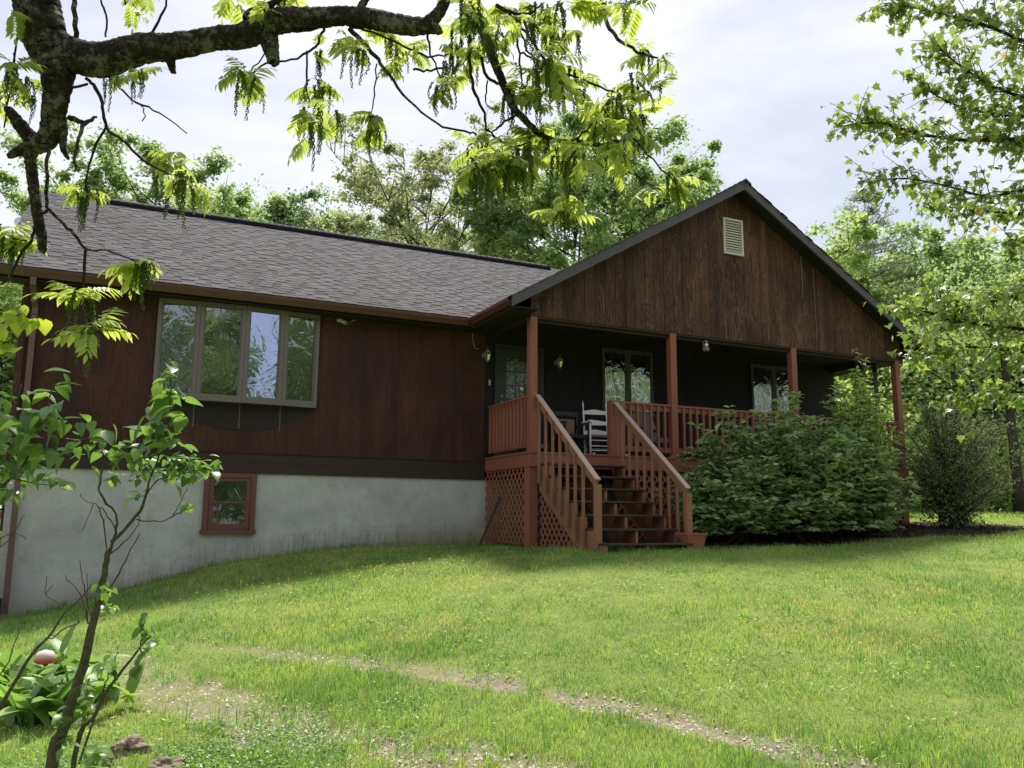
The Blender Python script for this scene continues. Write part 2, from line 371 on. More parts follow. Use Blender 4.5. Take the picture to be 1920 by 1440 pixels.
def fastmesh(name, V, F, m, rnd=None, col=None, smooth=False, uvs=None):
    """V (n,3), F (k,3|4) arrays"""
    me = bpy.data.meshes.new(name); V = np.asarray(V, np.float32); F = np.asarray(F, np.int32); k = F.shape[1]
    me.vertices.add(len(V)); me.vertices.foreach_set('co', V.ravel())
    me.loops.add(F.size); me.loops.foreach_set('vertex_index', F.ravel())
    me.polygons.add(len(F)); me.polygons.foreach_set('loop_start', np.arange(0, F.size, k, dtype=np.int32))
    me.polygons.foreach_set('loop_total', np.full(len(F), k, np.int32))
    me.update(calc_edges=True)
    if rnd is not None:
        a = me.attributes.new('rnd', 'FLOAT', 'POINT'); a.data.foreach_set('value', np.asarray(rnd, np.float32))
    if col is not None:
        a = me.attributes.new('col', 'FLOAT_COLOR', 'POINT'); c = np.c_[col, np.ones(len(col))]; a.data.foreach_set('color', c.astype(np.float32).ravel())
    if smooth: me.polygons.foreach_set('use_smooth', np.ones(len(F), bool))
    me.materials.append(m); return me
ORG = {}
def thing(name, loc, label, cat, group=None):
    o = bpy.data.objects.new(name, None); COL.objects.link(o); o.location = loc; o.empty_display_size = .1
    o['label'] = label; o['category'] = cat
    if group: o['group'] = group
    ORG[o.name] = Vector([float(x) for x in loc]); return o
def put(name, me, parent=None, mw=None, label=None, kind=None):
    """link mesh; world placement mw (Matrix) or identity; parents never rotate"""
    o = bpy.data.objects.new(name, me); COL.objects.link(o)
    po = ORG[parent.name] if parent else Vector((0, 0, 0))
    mw = mw or Matrix.Identity(4)
    if parent: o.parent = parent
    l = mw.copy(); l.translation = mw.translation-po; o.matrix_basis = l
    ORG[o.name] = mw.translation.copy()
    if label: o['label'] = label
    if kind: o['kind'] = kind
    return o
def part(name, mb, m, parent, label=None, smooth=False, kind=None): return put(name, mb.mesh(name, m, smooth), parent, label=label, kind=kind)
def bx(x0, x1, y0, y1, z0, z1): b = MB(); b.box(x0, x1, y0, y1, z0, z1); return b
def solo(name, me, label, cat, group=None):
    o = put(name, me); o['label'] = label; o['category'] = cat
    if group: o['group'] = group
    return o
def bev(o, w=.006, s=1):
    m = o.modifiers.new('bevel', 'BEVEL'); m.width = w; m.segments = s; m.limit_method = 'ANGLE'; return o

# ================================================================== THE SETTING: ground
ruts = [[(300,1203),(420,1216),(560,1228),(700,1246),(850,1268),(1000,1292),(1130,1322),(1250,1345),(1400,1388),(1550,1425),(1700,1470)],
        [(150,1245),(300,1290),(420,1330),(560,1372),(700,1400),(850,1425),(1000,1460)]]
RW = [.17, .34]
RP = []
for rp in ruts: RP.append(np.array([hit(*p)[:2] for p in rp]))
RP[0] = np.vstack([RP[0][:1]+[(-2.2, 1.2)], RP[0]]); RP[1] = np.vstack([RP[1][:1]+[(-2.0, 1.0)], RP[1], RP[1][-1:]+[(1.5, -2.2)]])
def dist_poly(x, y, P):
    d = np.full(np.shape(x), 1e9)
    for a, b in zip(P[:-1], P[1:]):
        ab = b-a; t = np.clip(((x-a[0])*ab[0]+(y-a[1])*ab[1])/(ab@ab), 0, 1)
        d = np.minimum(d, np.hypot(x-a[0]-t*ab[0], y-a[1]-t*ab[1]))
    return d
def gravel_mask(x, y):
    m = 0
    for P, w, pw in zip(RP, RW, (lambda x, y: np.clip((x+5.4)/1.4, .12, 1), lambda x, y: np.clip((x+6.3)/1.2, .25, .85))):
        d = dist_poly(x, y, P); nz = fnoise(x, y, 2.6, 3.)
        m = np.maximum(m, np.clip((w*(.35+nz*1.2)-d)/.16+.35, 0, 1)*pw(x, y))
    return m*np.clip((fnoise(x, y, 5., 11.)-.18)*4, .15, 1)
def mulch_mask(x, y):
    nz = fnoise(x, y, 1.2, 7.)*.5
    a = np.clip((1.15-np.hypot((x-4.2)/3.0, (y+2.6)/1.25)+nz-.25)/.1, 0, 1)
    b = np.clip((1.05-np.hypot((x-8.2)/1.9, (y+2.6)/1.35)+nz-.25)/.1, 0, 1)
    return np.maximum(a, b)
def axis(lo, hi, fl, fh, step):
    a = list(np.arange(fl, fh, step)); d = step; x = fl
    left = []
    while x > lo: d *= 1.25; x -= d; left.append(x)
    d = step; x = a[-1]; right = []
    while x < hi: d *= 1.25; x += d; right.append(x)
    return np.array(left[::-1]+a+right)
gx = axis(-250, 250, -11, 16, .11); gy = axis(-250, 250, -14, 2, .11)
GX, GY = np.meshgrid(gx, gy, indexing='ij')
GZ = g(GX, GY)
far = np.clip((np.hypot(GX, GY)-60)/60, 0, 1); GZ = GZ*(1-far)+np.clip(GZ, -3.5, .3)*far
gm = gravel_mask(GX, GY); GZ = GZ-gm*.035+(fnoise(GX, GY, 1.1)-.5)*.05*np.clip(-GY/2, 0, 1)*np.clip((2-np.hypot(GX-.8, GY+3)).clip(0, 1)*-1+1, 0, 1)
GZ = np.where(np.hypot(GX, GY) > 60, GZ-.0, GZ)
idx = np.arange(GX.size).reshape(GX.shape)
F = np.stack([idx[:-1, :-1], idx[1:, :-1], idx[1:, 1:], idx[:-1, 1:]], -1).reshape(-1, 4)
me = fastmesh('ground', np.stack([GX, GY, GZ], -1).reshape(-1, 3), F, M_ground, smooth=True)
a = me.attributes.new('gravel', 'FLOAT', 'POINT'); a.data.foreach_set('value', gm.ravel().astype(np.float32))
a = me.attributes.new('mulch', 'FLOAT', 'POINT'); a.data.foreach_set('value', mulch_mask(GX, GY).ravel().astype(np.float32))
go = put('ground', me, kind='structure'); go['label'] = 'sloping lawn with worn gravel wheel tracks'
def gz(x, y): return float(g(x, y))-float(gravel_mask(np.array(x), np.array(y)))*.035

# ================================================================== HOUSE
YR, ZE, SL = 4.324, 2.404, .5838
XL, XW, XR = -7.72, -7.355, 8.62          # rake end, wall end, right wall
XA, ZA, YO = 4.357, 5.26, -2.095
XE, XE2 = -.5236, 2*4.357+.5236
YB = 9.1
house = thing('house', (0.6, 4.3, -1.6), 'single storey house with dark red brown plywood siding, grey shingle roof and porch gable', 'house')
zf = lambda y: ZE+SL*(y+.45)               # left wing front slope
zg = lambda x: ZE+SL*(x-XE) if x < XA else ZE+SL*(XE2-x)
# foundation
fb = MB(); fb.box(XW+.03, XR-.05, .02, 8.6, -3.4, -.394)
part('foundation_wall', fb, M_stucco, house)
# walls behind planks
b = bx(XW, -.02, .014, .12, -.3, 2.3); fw = part('front_wall', b, M_dark, house)
b = bx(-.02, XR, .016, .12, -.03, 2.42); pw = part('porch_wall', b, M_dark, house)
b = MB(); b.box(XR-.1, XR, .12, 8.6, -.394, 2.42); b.box(XW, XW+.1, .12, 8.6, -.394, 2.3); b.box(XW+.1, XR-.1, 8.5, 8.6, -.394, 2.3)
b.prism([(.12, 2.3), (8.5, 2.3), (YR, zf(YR)-.2)], 0, XW, XW+.1)
part('side_wall', b, M_siding, house)
# planks of the left wing front
BW = [(-5.56, -3.04, .70, 2.33), (-4.70, -3.94, -1.31, -.36)]
def planks(parent, x0, x1, y, zlo, top, holes=(), pitch=.2032, t=.013, gap=.004, mt=None):
    n = int(round((x1-x0)/pitch)); p = (x1-x0)/n
    for i in range(n):
        a = x0+i*p+gap/2; c = a+p-gap
        segs = [(zlo, None)]
        hs = [h for h in holes if h[0] < c and h[1] > a]
        spans = []
        if hs:
            h = hs[0]
            if h[0] <= a+.02 and h[1] >= c-.02: spans = [(zlo, h[2]), (h[3], None)]
            else: spans = [(zlo, None)]
        else: spans = [(zlo, None)]
        for lo, hi in spans:
            ta, tb = (top(a), top(c)) if hi is None else (hi, hi)
            if min(ta, tb) < lo+.02: 
                if max(ta, tb) < lo+.04: continue
                ta = max(ta, lo+.005); tb = max(tb, lo+.005)
            poly = [(a, lo), (c, lo), (c, tb)]
            if a < XA < c and hi is None and top is gtop: poly.append((XA, gtop(XA)))
            poly.append((a, ta)); m = MB(); m.prism(poly, 1, y-t*(.92+.12*random.random()), y+.004)
            part('siding_plank', m, mt or M_siding, parent)
gtop = lambda x: zg(x)-.13
planks(fw, XW, -.02, .012, -.06, lambda x: 2.30, [(-5.50, -3.08, .74, 2.29)], gap=.0028, mt=M_wsiding)
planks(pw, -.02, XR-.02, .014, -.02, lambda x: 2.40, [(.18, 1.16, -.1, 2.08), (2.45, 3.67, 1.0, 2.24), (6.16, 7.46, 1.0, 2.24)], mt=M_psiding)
b = bx(-.06, -.0, -.03, .0, -.3, 2.3); part('corner_trim', bx(XW-.02, XW+.07, -.02, .0, -.394, 2.32), M_siding, house)
# skirt
b = MB(); b.box(XW-.01, -.0, -.012, .02, -.394, -.23); sk = part('skirt_board', b, M_dark, house)
b = MB(); b.box(XW-.01, -.0, -.004, .02, -.226, -.075); part('skirt_board', b, M_dark, house)
b = MB(); b.box(XW-.01, -.0, -.02, .0, -.075, -.06); part('skirt_cap', b, M_dark, house)
# porch gable wall
gw = part('gable_wall', bx(.03, 8.64, -1.752, -1.66, 2.2, 2.42), M_dark, house)
b = MB(); b.prism([(.03, 2.42), (8.63, 2.42), (8.63, gtop(8.63)), (XA, gtop(XA)), (.03, gtop(.03))], 1, -1.75, -1.70)
part('gable_sheathing', b, M_dark, house)
planks(gw, .03, 8.66, -1.752, 2.236, gtop, gap=.008)
# streaks of pale caulk on plank joints
def joint_x(u, v): return atY(u, v, -1.77)
for (u0, v0, v1) in ((1189, 473, 522), (1131.5, 556, 590), (1501.6, 480, 560), (1524.5, 503, 640), (1360, 588, 634), (1428, 582, 604), (1440, 614, 640), (1429.6, 417, 450), (1306, 492, 512), (1341, 495, 503), (1377, 495, 508)):
    p = joint_x(u0, v0); q = joint_x(u0, v1)
    m = MB(); m.box(p[0]-.0018, p[0]+.0018, -1.776, -1.764, q[2], p[2]); part('caulk_streak', m, M_streak, gw)
# porch ceiling, beams
part('porch_ceiling', bx(.1, XR, -1.70, .01, 2.40, 2.43), M_soffit, house)
b = MB(); b.box(.05, .18, -1.70, 0, 2.236, 2.40); b.box(8.50, 8.63, -1.70, 0, 2.236, 2.40); b.box(.03, 8.64, -1.69, -1.66, 2.15, 2.236)
part('porch_beam', b, M_dark, house)
# roof slabs
roof = MB()
T = .11
def slab(P):
    P = np.array(P, float); n = len(P); V = np.vstack([P, P-[0, 0, T]])
    roof.add(V, [tuple(range(n)), tuple(range(2*n-1, n-1, -1))]+[(i, (i+1) % n, (i+1) % n+n, i+n) for i in range(n)])
slab([(XL, -.37, zf(-.37)), (XE+.08, -.37, zf(-.37)), (YR-.0736, YR, zf(YR)), (XL, YR, zf(YR))])
slab([(XL, YR, zf(YR)), (YR, YR, zf(YR)), (YR, YB, zf(YR)-SL*(YB-YR)), (XL, YB, zf(YR)-SL*(YB-YR))])
slab([(XE+.08, YO+.02, zg(XE+.08)), (XA, YO+.02, ZA), (XA, YR+.04, ZA), (XE+.08, -.37, zg(XE+.08))])
slab([(XA, YO+.02, ZA), (XE2-.08, YO+.02, zg(XE2-.08)), (XE2-.08, YB, zg(XE2-.08)), (XA, YB, ZA)])
rf = part('roof', roof, M_soffit, house)
# shingles
CS = math.cos(math.atan(SL)); SN = math.sin(math.atan(SL))
def shingle(mb, o, ex, es, w, ln, th, th2=.004, r=None):
    """o lower-left corner on the slope, ex along eave, es up the slope"""
    nrm = np.cross(ex, es); nrm = nrm if nrm[2] > 0 else -nrm
    b0 = o; b1 = o+ex*w; t0 = o+es*ln; t1 = t0+ex*w
    V = [b0, b1, t1, t0, b0+nrm*th, b1+nrm*th, t1+nrm*th2, t0+nrm*th2]
    mb.add(V, [(0, 3, 2, 1), (4, 5, 6, 7), (0, 1, 5, 4), (1, 2, 6, 5), (2, 3, 7, 6), (3, 0, 4, 7)], r)
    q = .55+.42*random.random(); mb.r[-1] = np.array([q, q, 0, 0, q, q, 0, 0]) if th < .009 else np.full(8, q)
cands = []; thick = False; SHT = .0105
EX = .1435
rows = int((YR+.40)/CS/EX)+1
for r_ in range(rows):
    s0 = r_*EX; y = -.40+s0*CS; yl = min(y+.02, YR)
    x = XL-.01+random.random()*-.0; xmax = y-.0736+.05
    x += -random.random()*.35; thick = random.random() < .5
    while x < xmax:
        w = (random.choice([.16, .20, .25, .3]) if not thick else random.choice([.10, .14, .18, .22]))*(.85+.3*random.random())
        x0 = max(x, XL-.01); x1 = min(x+w-.002, xmax)
        thick = (not thick) if random.random() < .9 else thick
        if x1-x0 > .02: cands.append((x0, y, x1-x0, SHT if thick else .005))
        x += w
ES = np.array([0, CS, SN]); E1 = np.array([1., 0, 0])
cands.sort(key=lambda c: (c[0]-CAM[0])**2+(c[1]-CAM[1])**2+(zf(c[1])-CAM[2])**2)
field = MB()
for k, (x, y, w, th) in enumerate(cands):
    ln = min(.17, (YR-y)/CS+.001)
    o = np.array([x, y, zf(y)])
    if k < 290:
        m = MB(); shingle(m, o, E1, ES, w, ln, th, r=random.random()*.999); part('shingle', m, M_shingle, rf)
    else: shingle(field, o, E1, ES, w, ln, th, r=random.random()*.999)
def gslope(side):
    es = np.array([CS*side, 0, SN]); n = int((XA-XE)/CS/EX)+1
    for r_ in range(n):
        s0 = r_*EX; x = XE+.04+s0*CS
        if x > XA-.01: break
        X = x if side > 0 else 2*XA-x
        y = YO-.03-random.random()*.03; ym = (x+.0736-.03) if side > 0 else 9.1
        while y < ym:
            w = random.choice([.12, .2, .3, .4])*(.85+.3*random.random())
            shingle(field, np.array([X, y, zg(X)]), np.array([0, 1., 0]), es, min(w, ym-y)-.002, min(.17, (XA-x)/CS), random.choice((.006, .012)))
            y += w
gslope(1); gslope(-1)
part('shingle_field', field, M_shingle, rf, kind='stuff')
m = MB(); m.prism([(YR-.17, zf(YR-.17)+.012), (YR-.17, zf(YR-.17)+.085), (YR, zf(YR)+.088), (YR+.17, zf(YR-.17)+.085), (YR+.17, zf(YR-.17)+.012), (YR, zf(YR)+.012)], 0, XL+1.2, 3.55); part('ridge_vent', m, M_ventblack, rf)
# ridge caps
x = XL-.02
while x < 3.9:
    m = MB(); w = .16; zl = .072 if XL+1.15 < x < 3.5 else 0.
    m.add([(x, YR-.13*CS, zf(YR)-.15*SN+.022+zl), (x, YR, zf(YR)+.03+zl), (x, YR+.15*CS, zf(YR)-.15*SN+.022+zl), (x+w, YR-.15*CS, zf(YR)-.15*SN+.010+zl), (x+w, YR, zf(YR)+.018+zl), (x+w, YR+.15*CS, zf(YR)-.15*SN+.01+zl),
           (x, YR-.13*CS, zf(YR)-.15*SN-.01+zl), (x, YR, zf(YR)+zl), (x, YR+.15*CS, zf(YR)-.15*SN-.01+zl)],
          [(0, 3, 4, 1), (1, 4, 5, 2), (0, 1, 7, 6), (1, 2, 8, 7), (0, 6, 3), (2, 5, 8)])
    m.r[-1][:] = .6; part('ridge_cap', m, M_shingle, rf); x += w-.012
cp_ = MB(); y = YO-.06
while y < YR: 
    m = MB(); m.add([(XA-.13, y, zg(XA-.13)+.024), (XA, y, ZA+.032), (XA+.13, y, zg(XA+.13)+.024), (XA-.13, y+.16, zg(XA-.13)+.012), (XA, y+.16, ZA+.02), (XA+.13, y+.16, zg(XA+.13)+.012),
                     (XA-.13, y, zg(XA-.13)-.0), (XA, y, ZA), (XA+.13, y, zg(XA+.13)-.0)], [(0, 3, 4, 1), (1, 4, 5, 2), (0, 1, 7, 6), (1, 2, 8, 7)])
    part('ridge_cap', m, M_shingle, rf); y += .148
# rake boards
for (xa, za, xb, zb, nm) in ((XE+.06, zg(XE+.06), XA, ZA, 0), (XA, ZA, XE2-.06, zg(XE2-.06), 1)):
    m = MB(); m.prism([(xa, za+.0), (xb, zb+.0), (xb, zb-.175), (xa, za-.175)], 1, YO-.022, YO+.018)
    bev(part('rake_board', m, M_fascia, house), .004)
m = MB(); m.prism([(-.37, zf(-.37)-.01), (YR, zf(YR)-.01), (YB, zf(YR)-SL*(YB-YR)-.01), (YB, zf(YR)-SL*(YB-YR)-.17), (YR, zf(YR)-.18), (-.37, zf(-.37)-.17)], 0, XL-.02, XL+.015)
part('rake_board', m, M_fascia, house)
# drip-edge shadow line and mossy shingle ends on the right rake
# soffits and fascia at eaves
b = MB(); b.box(XL, XE+.16, -.36, .0, 2.262, 2.28); b.box(XE+.14, .03, YO+.02, .0, 2.262, 2.28)
part('soffit', b, M_soffit, house); part('soffit', bx(8.64, XE2-.14, YO+.02, 8.6, 2.262, 2.28), M_soffit, house)
b = MB(); b.box(XL, XE+.12, -.36, -.335, 2.255, 2.44); part('eave_fascia', b, M_dark, house)
b = MB(); b.box(XE+.10, XE+.125, YO+.02, -.36, 2.255, 2.44); part('eave_fascia', b, M_dark, house)
# gutters: open troughs with a rolled lip
def gutter(axis_, a, bnd, off, sgn, z):
    prof = [(0, z), (0, z-.105), (.055, z-.11), (.085, z-.06), (.1, z-.04), (.1, z-.005), (.112, z+.002), (.112, z-.008), (.106, z-.045), (.09, z-.068), (.06, z-.118), (-.006, z-.113), (-.006, z)]
    m = MB(); m.prism([(off+sgn*p[0], p[1]) for p in prof], axis_, a, bnd); return m
part('gutter', gutter(0, XL-.02, XE+.0, -.338, -1, ZE+.004), M_gutter, house)
part('gutter', gutter(1, YO+.03, -.45, XE+.098, -1, ZE+.004), M_gutter, house)
part('gutter', gutter(1, YO+.03, 8.9, XE2-.098, 1, ZE+.004), M_gutter, house)
# downspout
m = MB(); P = [(-7.22, -.40, 2.29), (-7.22, -.39, 2.17), (-7.19, -.07, 1.93), (-7.19, -.07, -2.42), (-7.19, -.18, -2.5)]
for a_, c_ in zip(P[:-1], P[1:]): m.beam(a_, c_, .075, .055, up=(0, 1, 0) if abs(a_[2]-c_[2]) > .3 else (0, .3, 1))
part('downspout', m, painted('maroon_brown_downspout', (.125, .072, .068), .12, .45), house)
# bow window
bwn = part('bay_window', bx(-5.56, -3.04, -.04, .02, 2.27, 2.33), M_winfr, house)
XS = [-5.54, -4.93, -4.25, -3.64, -3.06]; YS = [-.02, -.09, -.115, -.085, -.015]
m = MB()
m.prism([(x, y) for x, y in zip(XS, [y-.07 for y in YS])]+[(-3.02, .02), (-5.58, .02)], 2, 2.27, 2.32); part('head_board', m, M_winfr, bwn)
m = MB(); m.prism([(x, y) for x, y in zip(XS, [y-.07 for y in YS])]+[(-3.02, .02), (-5.58, .02)], 2, .70, .745); part('sill', m, M_winfr, bwn)
for i in range(4):
    a_ = np.array([XS[i], YS[i]]); c_ = np.array([XS[i+1], YS[i+1]]); d_ = (c_-a_)/np.linalg.norm(c_-a_); L = np.linalg.norm(c_-a_)
    nn = np.array([d_[1], -d_[0]])
    def q(s, o, z): p = a_+d_*s+nn*o; return (p[0], p[1], z)
    fr = MB()
    for s in (.028, L-.028): fr.beam(q(s, .02, .745), q(s, .02, 2.27), .056, .07, up=(nn[0], nn[1], 0))
    fr.beam(q(.056, .02, .775), q(L-.056, .02, .775), .07, .06); fr.beam(q(.056, .02, 2.235), q(L-.056, .02, 2.235), .07, .07)
    for s in (.066, L-.066): fr.beam(q(s, .01, .80), q(s, .01, 2.2), .022, .05, up=(nn[0], nn[1], 0))
    part('window_frame', fr, M_winfr, bwn)
    gl = MB(); gl.add([q(.07, .0, .80), q(L-.07, .0, .80), q(L-.07, .0, 2.21), q(.07, .0, 2.21), q(.07, -.01, .80), q(L-.07, -.01, .80), q(L-.07, -.01, 2.21), q(.07, -.01, 2.21)],
                      [(0, 1, 2, 3), (7, 6, 5, 4), (0, 4, 5, 1), (1, 5, 6, 2), (2, 6, 7, 3), (3, 7, 4, 0)])
    part('pane', gl, M_glass[i], bwn)
# dark unweathered stain under the bow window, where the paint was protected
m = MB(); arc = [(-5.45, .70), (-5.3, .52), (-4.94, .38), (-4.6, .30), (-4.31, .275), (-3.82, .30), (-3.55, .40), (-3.32, .52), (-3.06, .69)]
m.prism(arc, 1, -.0075, -.0035); part('stain', m, painted('dark_stain', (.016, .010, .009), .2, .8), fw)
for x_ in (-4.93, -4.25, -3.62):
    part('caulk_streak', bx(x_-.006, x_+.006, -.0095, -.006, .30, .70), M_tan, fw)
# basement window
bw = part('basement_window', bx(-4.62, -4.02, -.005, .0195, -1.24, -.44), M_black, house)
m = MB(); m.box(-4.71, -4.63, -.045, .01, -1.31, -.40); m.box(-4.01, -3.93, -.045, .01, -1.31, -.40); m.box(-4.63, -4.01, -.045, .01, -.47, -.40); m.box(-4.73, -3.91, -.065, .01, -1.335, -1.27)
bev(part('window_frame', m, M_winred, bw), .004)
m = MB(); 
for z0, z1, y in ((-.86, -.475, -.018), (-1.262, -.83, -.010)):
    m.box(-4.625, -4.56, y-.012, y+.012, z0, z1); m.box(-4.08, -4.015, y-.012, y+.012, z0, z1)
    m.box(-4.56, -4.08, y-.0115, y+.0115, z1-.045, z1); m.box(-4.56, -4.08, y-.0115, y+.0115, z0, z0+(.03 if z0 > -1 else .08))
part('sash', m, M_winred, bw)
part('pane', bx(-4.555, -4.085, -.020, -.013, -.83, -.52), M_bglass, bw)
part('pane', bx(-4.555, -4.085, -.012, -.007, -1.182, -.875), M_bglass, bw)
# porch windows
for x0, x1 in ((2.47, 3.65), (6.18, 7.44)):
    w_ = part('porch_window', bx(x0+.03, x1-.03, -.006, .0, 1.03, 2.20), M_black, house); m = MB(); xm = (x0+x1)/2
    m.box(x0, x0+.055, -.03, 0, 1.0, 2.25); m.box(x1-.055, x1, -.03, 0, 1.0, 2.25); m.box(x0+.055, x1-.055, -.03, 0, 2.19, 2.25); m.box(x0-.02, x1+.02, -.045, 0, .955, 1.0); m.box(x0+.055, x1-.055, -.028, 0, 1.0, 1.05); m.box(xm-.06, xm+.06, -.032, 0, 1.05, 2.19)
    part('window_frame', m, painted('dim_olive_frame', (.05, .052, .045), .1, .6), w_)
    for a_, c_ in ((x0+.055, xm-.06), (xm+.06, x1-.055)):
        part('pane', bx(a_, c_, -.012, -.008, 1.05, 2.19), M_pglass, w_)
        m = MB(); m.box(a_+.01, c_-.01, -.007, -.0065, 1.9, 2.18); part('blind', m, M_blue, w_)
# door
dr = part('front_door', bx(.235, 1.105, -.03, .0, .0, 2.03), M_darkfr, house)
m = MB(); m.box(.17, .23, -.045, 0, .0, 2.10); m.box(1.11, 1.17, -.045, 0, 0, 2.10); m.box(.23, 1.11, -.045, 0, 2.04, 2.10); part('door_frame', m, M_darkfr, dr)
for i in range(3):
    for j in range(3):
        part('pane', bx(.40+i*.19, .40+i*.19+.175, -.036, -.031, 1.10+j*.26, 1.10+j*.26+.24), M_dglass, dr)
m = MB(); m.tube([(.30, -.03, 1.02), (.30, -.08, 1.02)], .028, 10); m.tube([(.30, -.03, 1.14), (.30, -.06, 1.14)], .025, 10); part('door_handle', m, M_brass, dr)
m = MB(); m.tube([(.71, -.04, 1.30), (.71, -.05, 1.30)], .035, 12); part('door_plaque', m, M_white, dr)
part('doorbell', bx(.06, .085, -.03, -.002, 1.32, 1.42), M_vent, house)
# gable vent
gv = part('gable_vent', bx(4.11, 4.52, -1.774, -1.769, 3.93, 4.56), M_black, house)
m = MB(); m.box(4.08, 4.125, -1.80, -1.766, 3.89, 4.60); m.box(4.505, 4.55, -1.80, -1.766, 3.89, 4.60); m.box(4.125, 4.505, -1.80, -1.766, 4.56, 4.60); m.box(4.125, 4.505, -1.80, -1.766, 3.89, 3.935)
part('vent_frame', m, M_vent, gv)
for i in range(12):
    z = 3.955+i*.0505; m = MB(); m.prism([(-1.794, z), (-1.790, z-.004), (-1.772, z+.030), (-1.776, z+.034)], 0, 4.125, 4.505); part('slat', m, M_vent, gv)

# ================================================================== PORCH
porch = thing('porch', (4.3, -.9, -1.35), 'red brown timber porch deck with posts, balustrade and lattice skirting under the gable', 'porch')
YP = -1.757; PX = [.03, 2.825, 5.665, 8.50]; PW = .132
for i in range(12): # deck boards run along x
    y0 = -1.80+i*.149; part('deck_board', bx(-.015, 8.66, y0, min(y0+.142, -.03), -.030, 0.), M_porch, porch)
for a_ in ((.0, 8.64, -1.785, -1.747), (0.0, .038, -1.747, -.02), (8.602, 8.64, -1.747, -.02)):
    bev(part('rim_joist', bx(a_[0], a_[1], a_[2], a_[3], -.245, -.032), M_porch, porch), .003)
for x in PX: bev(part('post', bx(x, x+PW, YP, YP+PW, .0, 2.236 if x < 8.4 else 2.236), M_porch, porch), .005)
for x in (0.01, 2.83, 5.66, 8.46): bev(part('lower_post', bx(x, x+.165, -1.745, -1.58, gz(x, -1.7)-.1, -.247), M_porch, porch), .005)
def railing(parent, p0, p1, out):
    """p0-p1 along the deck edge, out = outward unit (x,y)"""
    p0 = np.array(p0, float); p1 = np.array(p1, float); d = p1-p0; L = np.linalg.norm(d); d /= L; o = np.array([*out, 0.])
    m = MB(); m.beam(p0+[0, 0, .915], p1+[0, 0, .915], .095, .036); bev(part('top_rail', m, M_porch, parent), .004)
    m = MB(); m.beam(p0+[0, 0, .852], p1+[0, 0, .852], .036, .088); part('upper_rail', m, M_porch, parent)
    m = MB(); m.beam(p0+[0, 0, .13], p1+[0, 0, .13], .036, .088); part('lower_rail', m, M_porch, parent)
    n = max(1, int(L/.143)); s0 = (L-(n-1)*.143)/2
    for i in range(n):
        c = p0+d*(s0+i*.143)+o*.038
        m = MB(); m.beam(c+[0, 0, .07+random.random()*.008], c+[0, 0, .893], .038, .038, up=(o[0], o[1], 0)); part('baluster', m, M_porch, parent)
railing(porch, (.09, YP+PW, 0), (.09, -.02, 0), (-1, 0))
railing(porch, (1.83, -1.69, 0), (PX[1], -1.69, 0), (0, -1))
railing(porch, (PX[1]+PW, -1.69, 0), (PX[2], -1.69, 0), (0, -1))
railing(porch, (PX[2]+PW, -1.69, 0), (PX[3], -1.69, 0), (0, -1))
railing(porch, (8.57, YP+PW, 0), (8.57, -.02, 0), (1, 0))
for i in range(3): bev(part('newel_board', bx(1.54+i*.097, 1.54+i*.097+.094, -1.79+.002*i, -1.66, .0, .925), M_porch, porch), .003)
# lattice
def lattice(parent, poly, plane, off, pitch=.113, w=.036, m_=None, th=.007):
    """clip diagonal slats to a convex polygon in (s,z)"""
    P = np.array(poly, float)
    if ((P[:, 0]*np.roll(P[:, 1], -1)-np.roll(P[:, 0], -1)*P[:, 1]).sum()) < 0: P = P[::-1]
    for k, dr_ in enumerate((np.array([.66, .75]), np.array([-.66, .75]))):
        dr_ = dr_/np.linalg.norm(dr_); nn = np.array([-dr_[1], dr_[0]]); pr = P@nn
        t = pr.min()+pitch*(.3+.4*k)
        while t < pr.max():
            # clip the strip t..t+w against the polygon
            quad = [nn*t-dr_*30, nn*t+dr_*30, nn*(t+w)+dr_*30, nn*(t+w)-dr_*30]
            for i in range(len(P)):
                a_, c_ = P[i], P[(i+1) % len(P)]; e = c_-a_; out_ = []
                f_ = lambda q: e[0]*(q[1]-a_[1])-e[1]*(q[0]-a_[0])
                for j in range(len(quad)):
                    q0, q1 = quad[j], quad[(j+1) % len(quad)]; f0, f1 = f_(q0), f_(q1)
                    if f0 >= 0: out_.append(q0)
                    if f0*f1 < 0: out_.append(q0+(q1-q0)*f0/(f0-f1))
                quad = out_
                if len(quad) < 3: break
            if len(quad) >= 3 and max(np.ptp([q[0] for q in quad]), np.ptp([q[1] for q in quad])) > .05:
                m = MB(); m.prism([(q[0], q[1]) for q in quad], plane, off+k*th*1.02*sgn_(plane), off+k*th*1.02*sgn_(plane)+th)
                part('lattice_slat', m, m_ or M_porch, parent)
            t += pitch
def sgn_(pl): return 1
gl_ = lambda x, y: gz(x, y)+.02
lattice(porch, [(-1.57, -.25), (-.02, -.25), (-.02, gl_(0, 0)+.03), (-1.57, gl_(0, -1.7)+.03)], 0, .012)
for xa, xb in ((1.66, 2.83), (2.99, 5.66), (5.82, 8.46)):
    lattice(porch, [(xa, -.25), (xb, -.25), (xb, gl_(xb, -1.75)), (xa, gl_(xa, -1.75))], 1, -1.765, pitch=.122)
lattice(porch, [(-1.57, -.25), (-.02, -.25), (-.02, gl_(8.6, 0)), (-1.57, gl_(8.6, -1.7))], 0, 8.62)
lattice(porch, [(.2, -.25), (1.6, -.25), (1.6, -1.45), (.2, -1.45)], 1, -1.70, m_=M_dark)

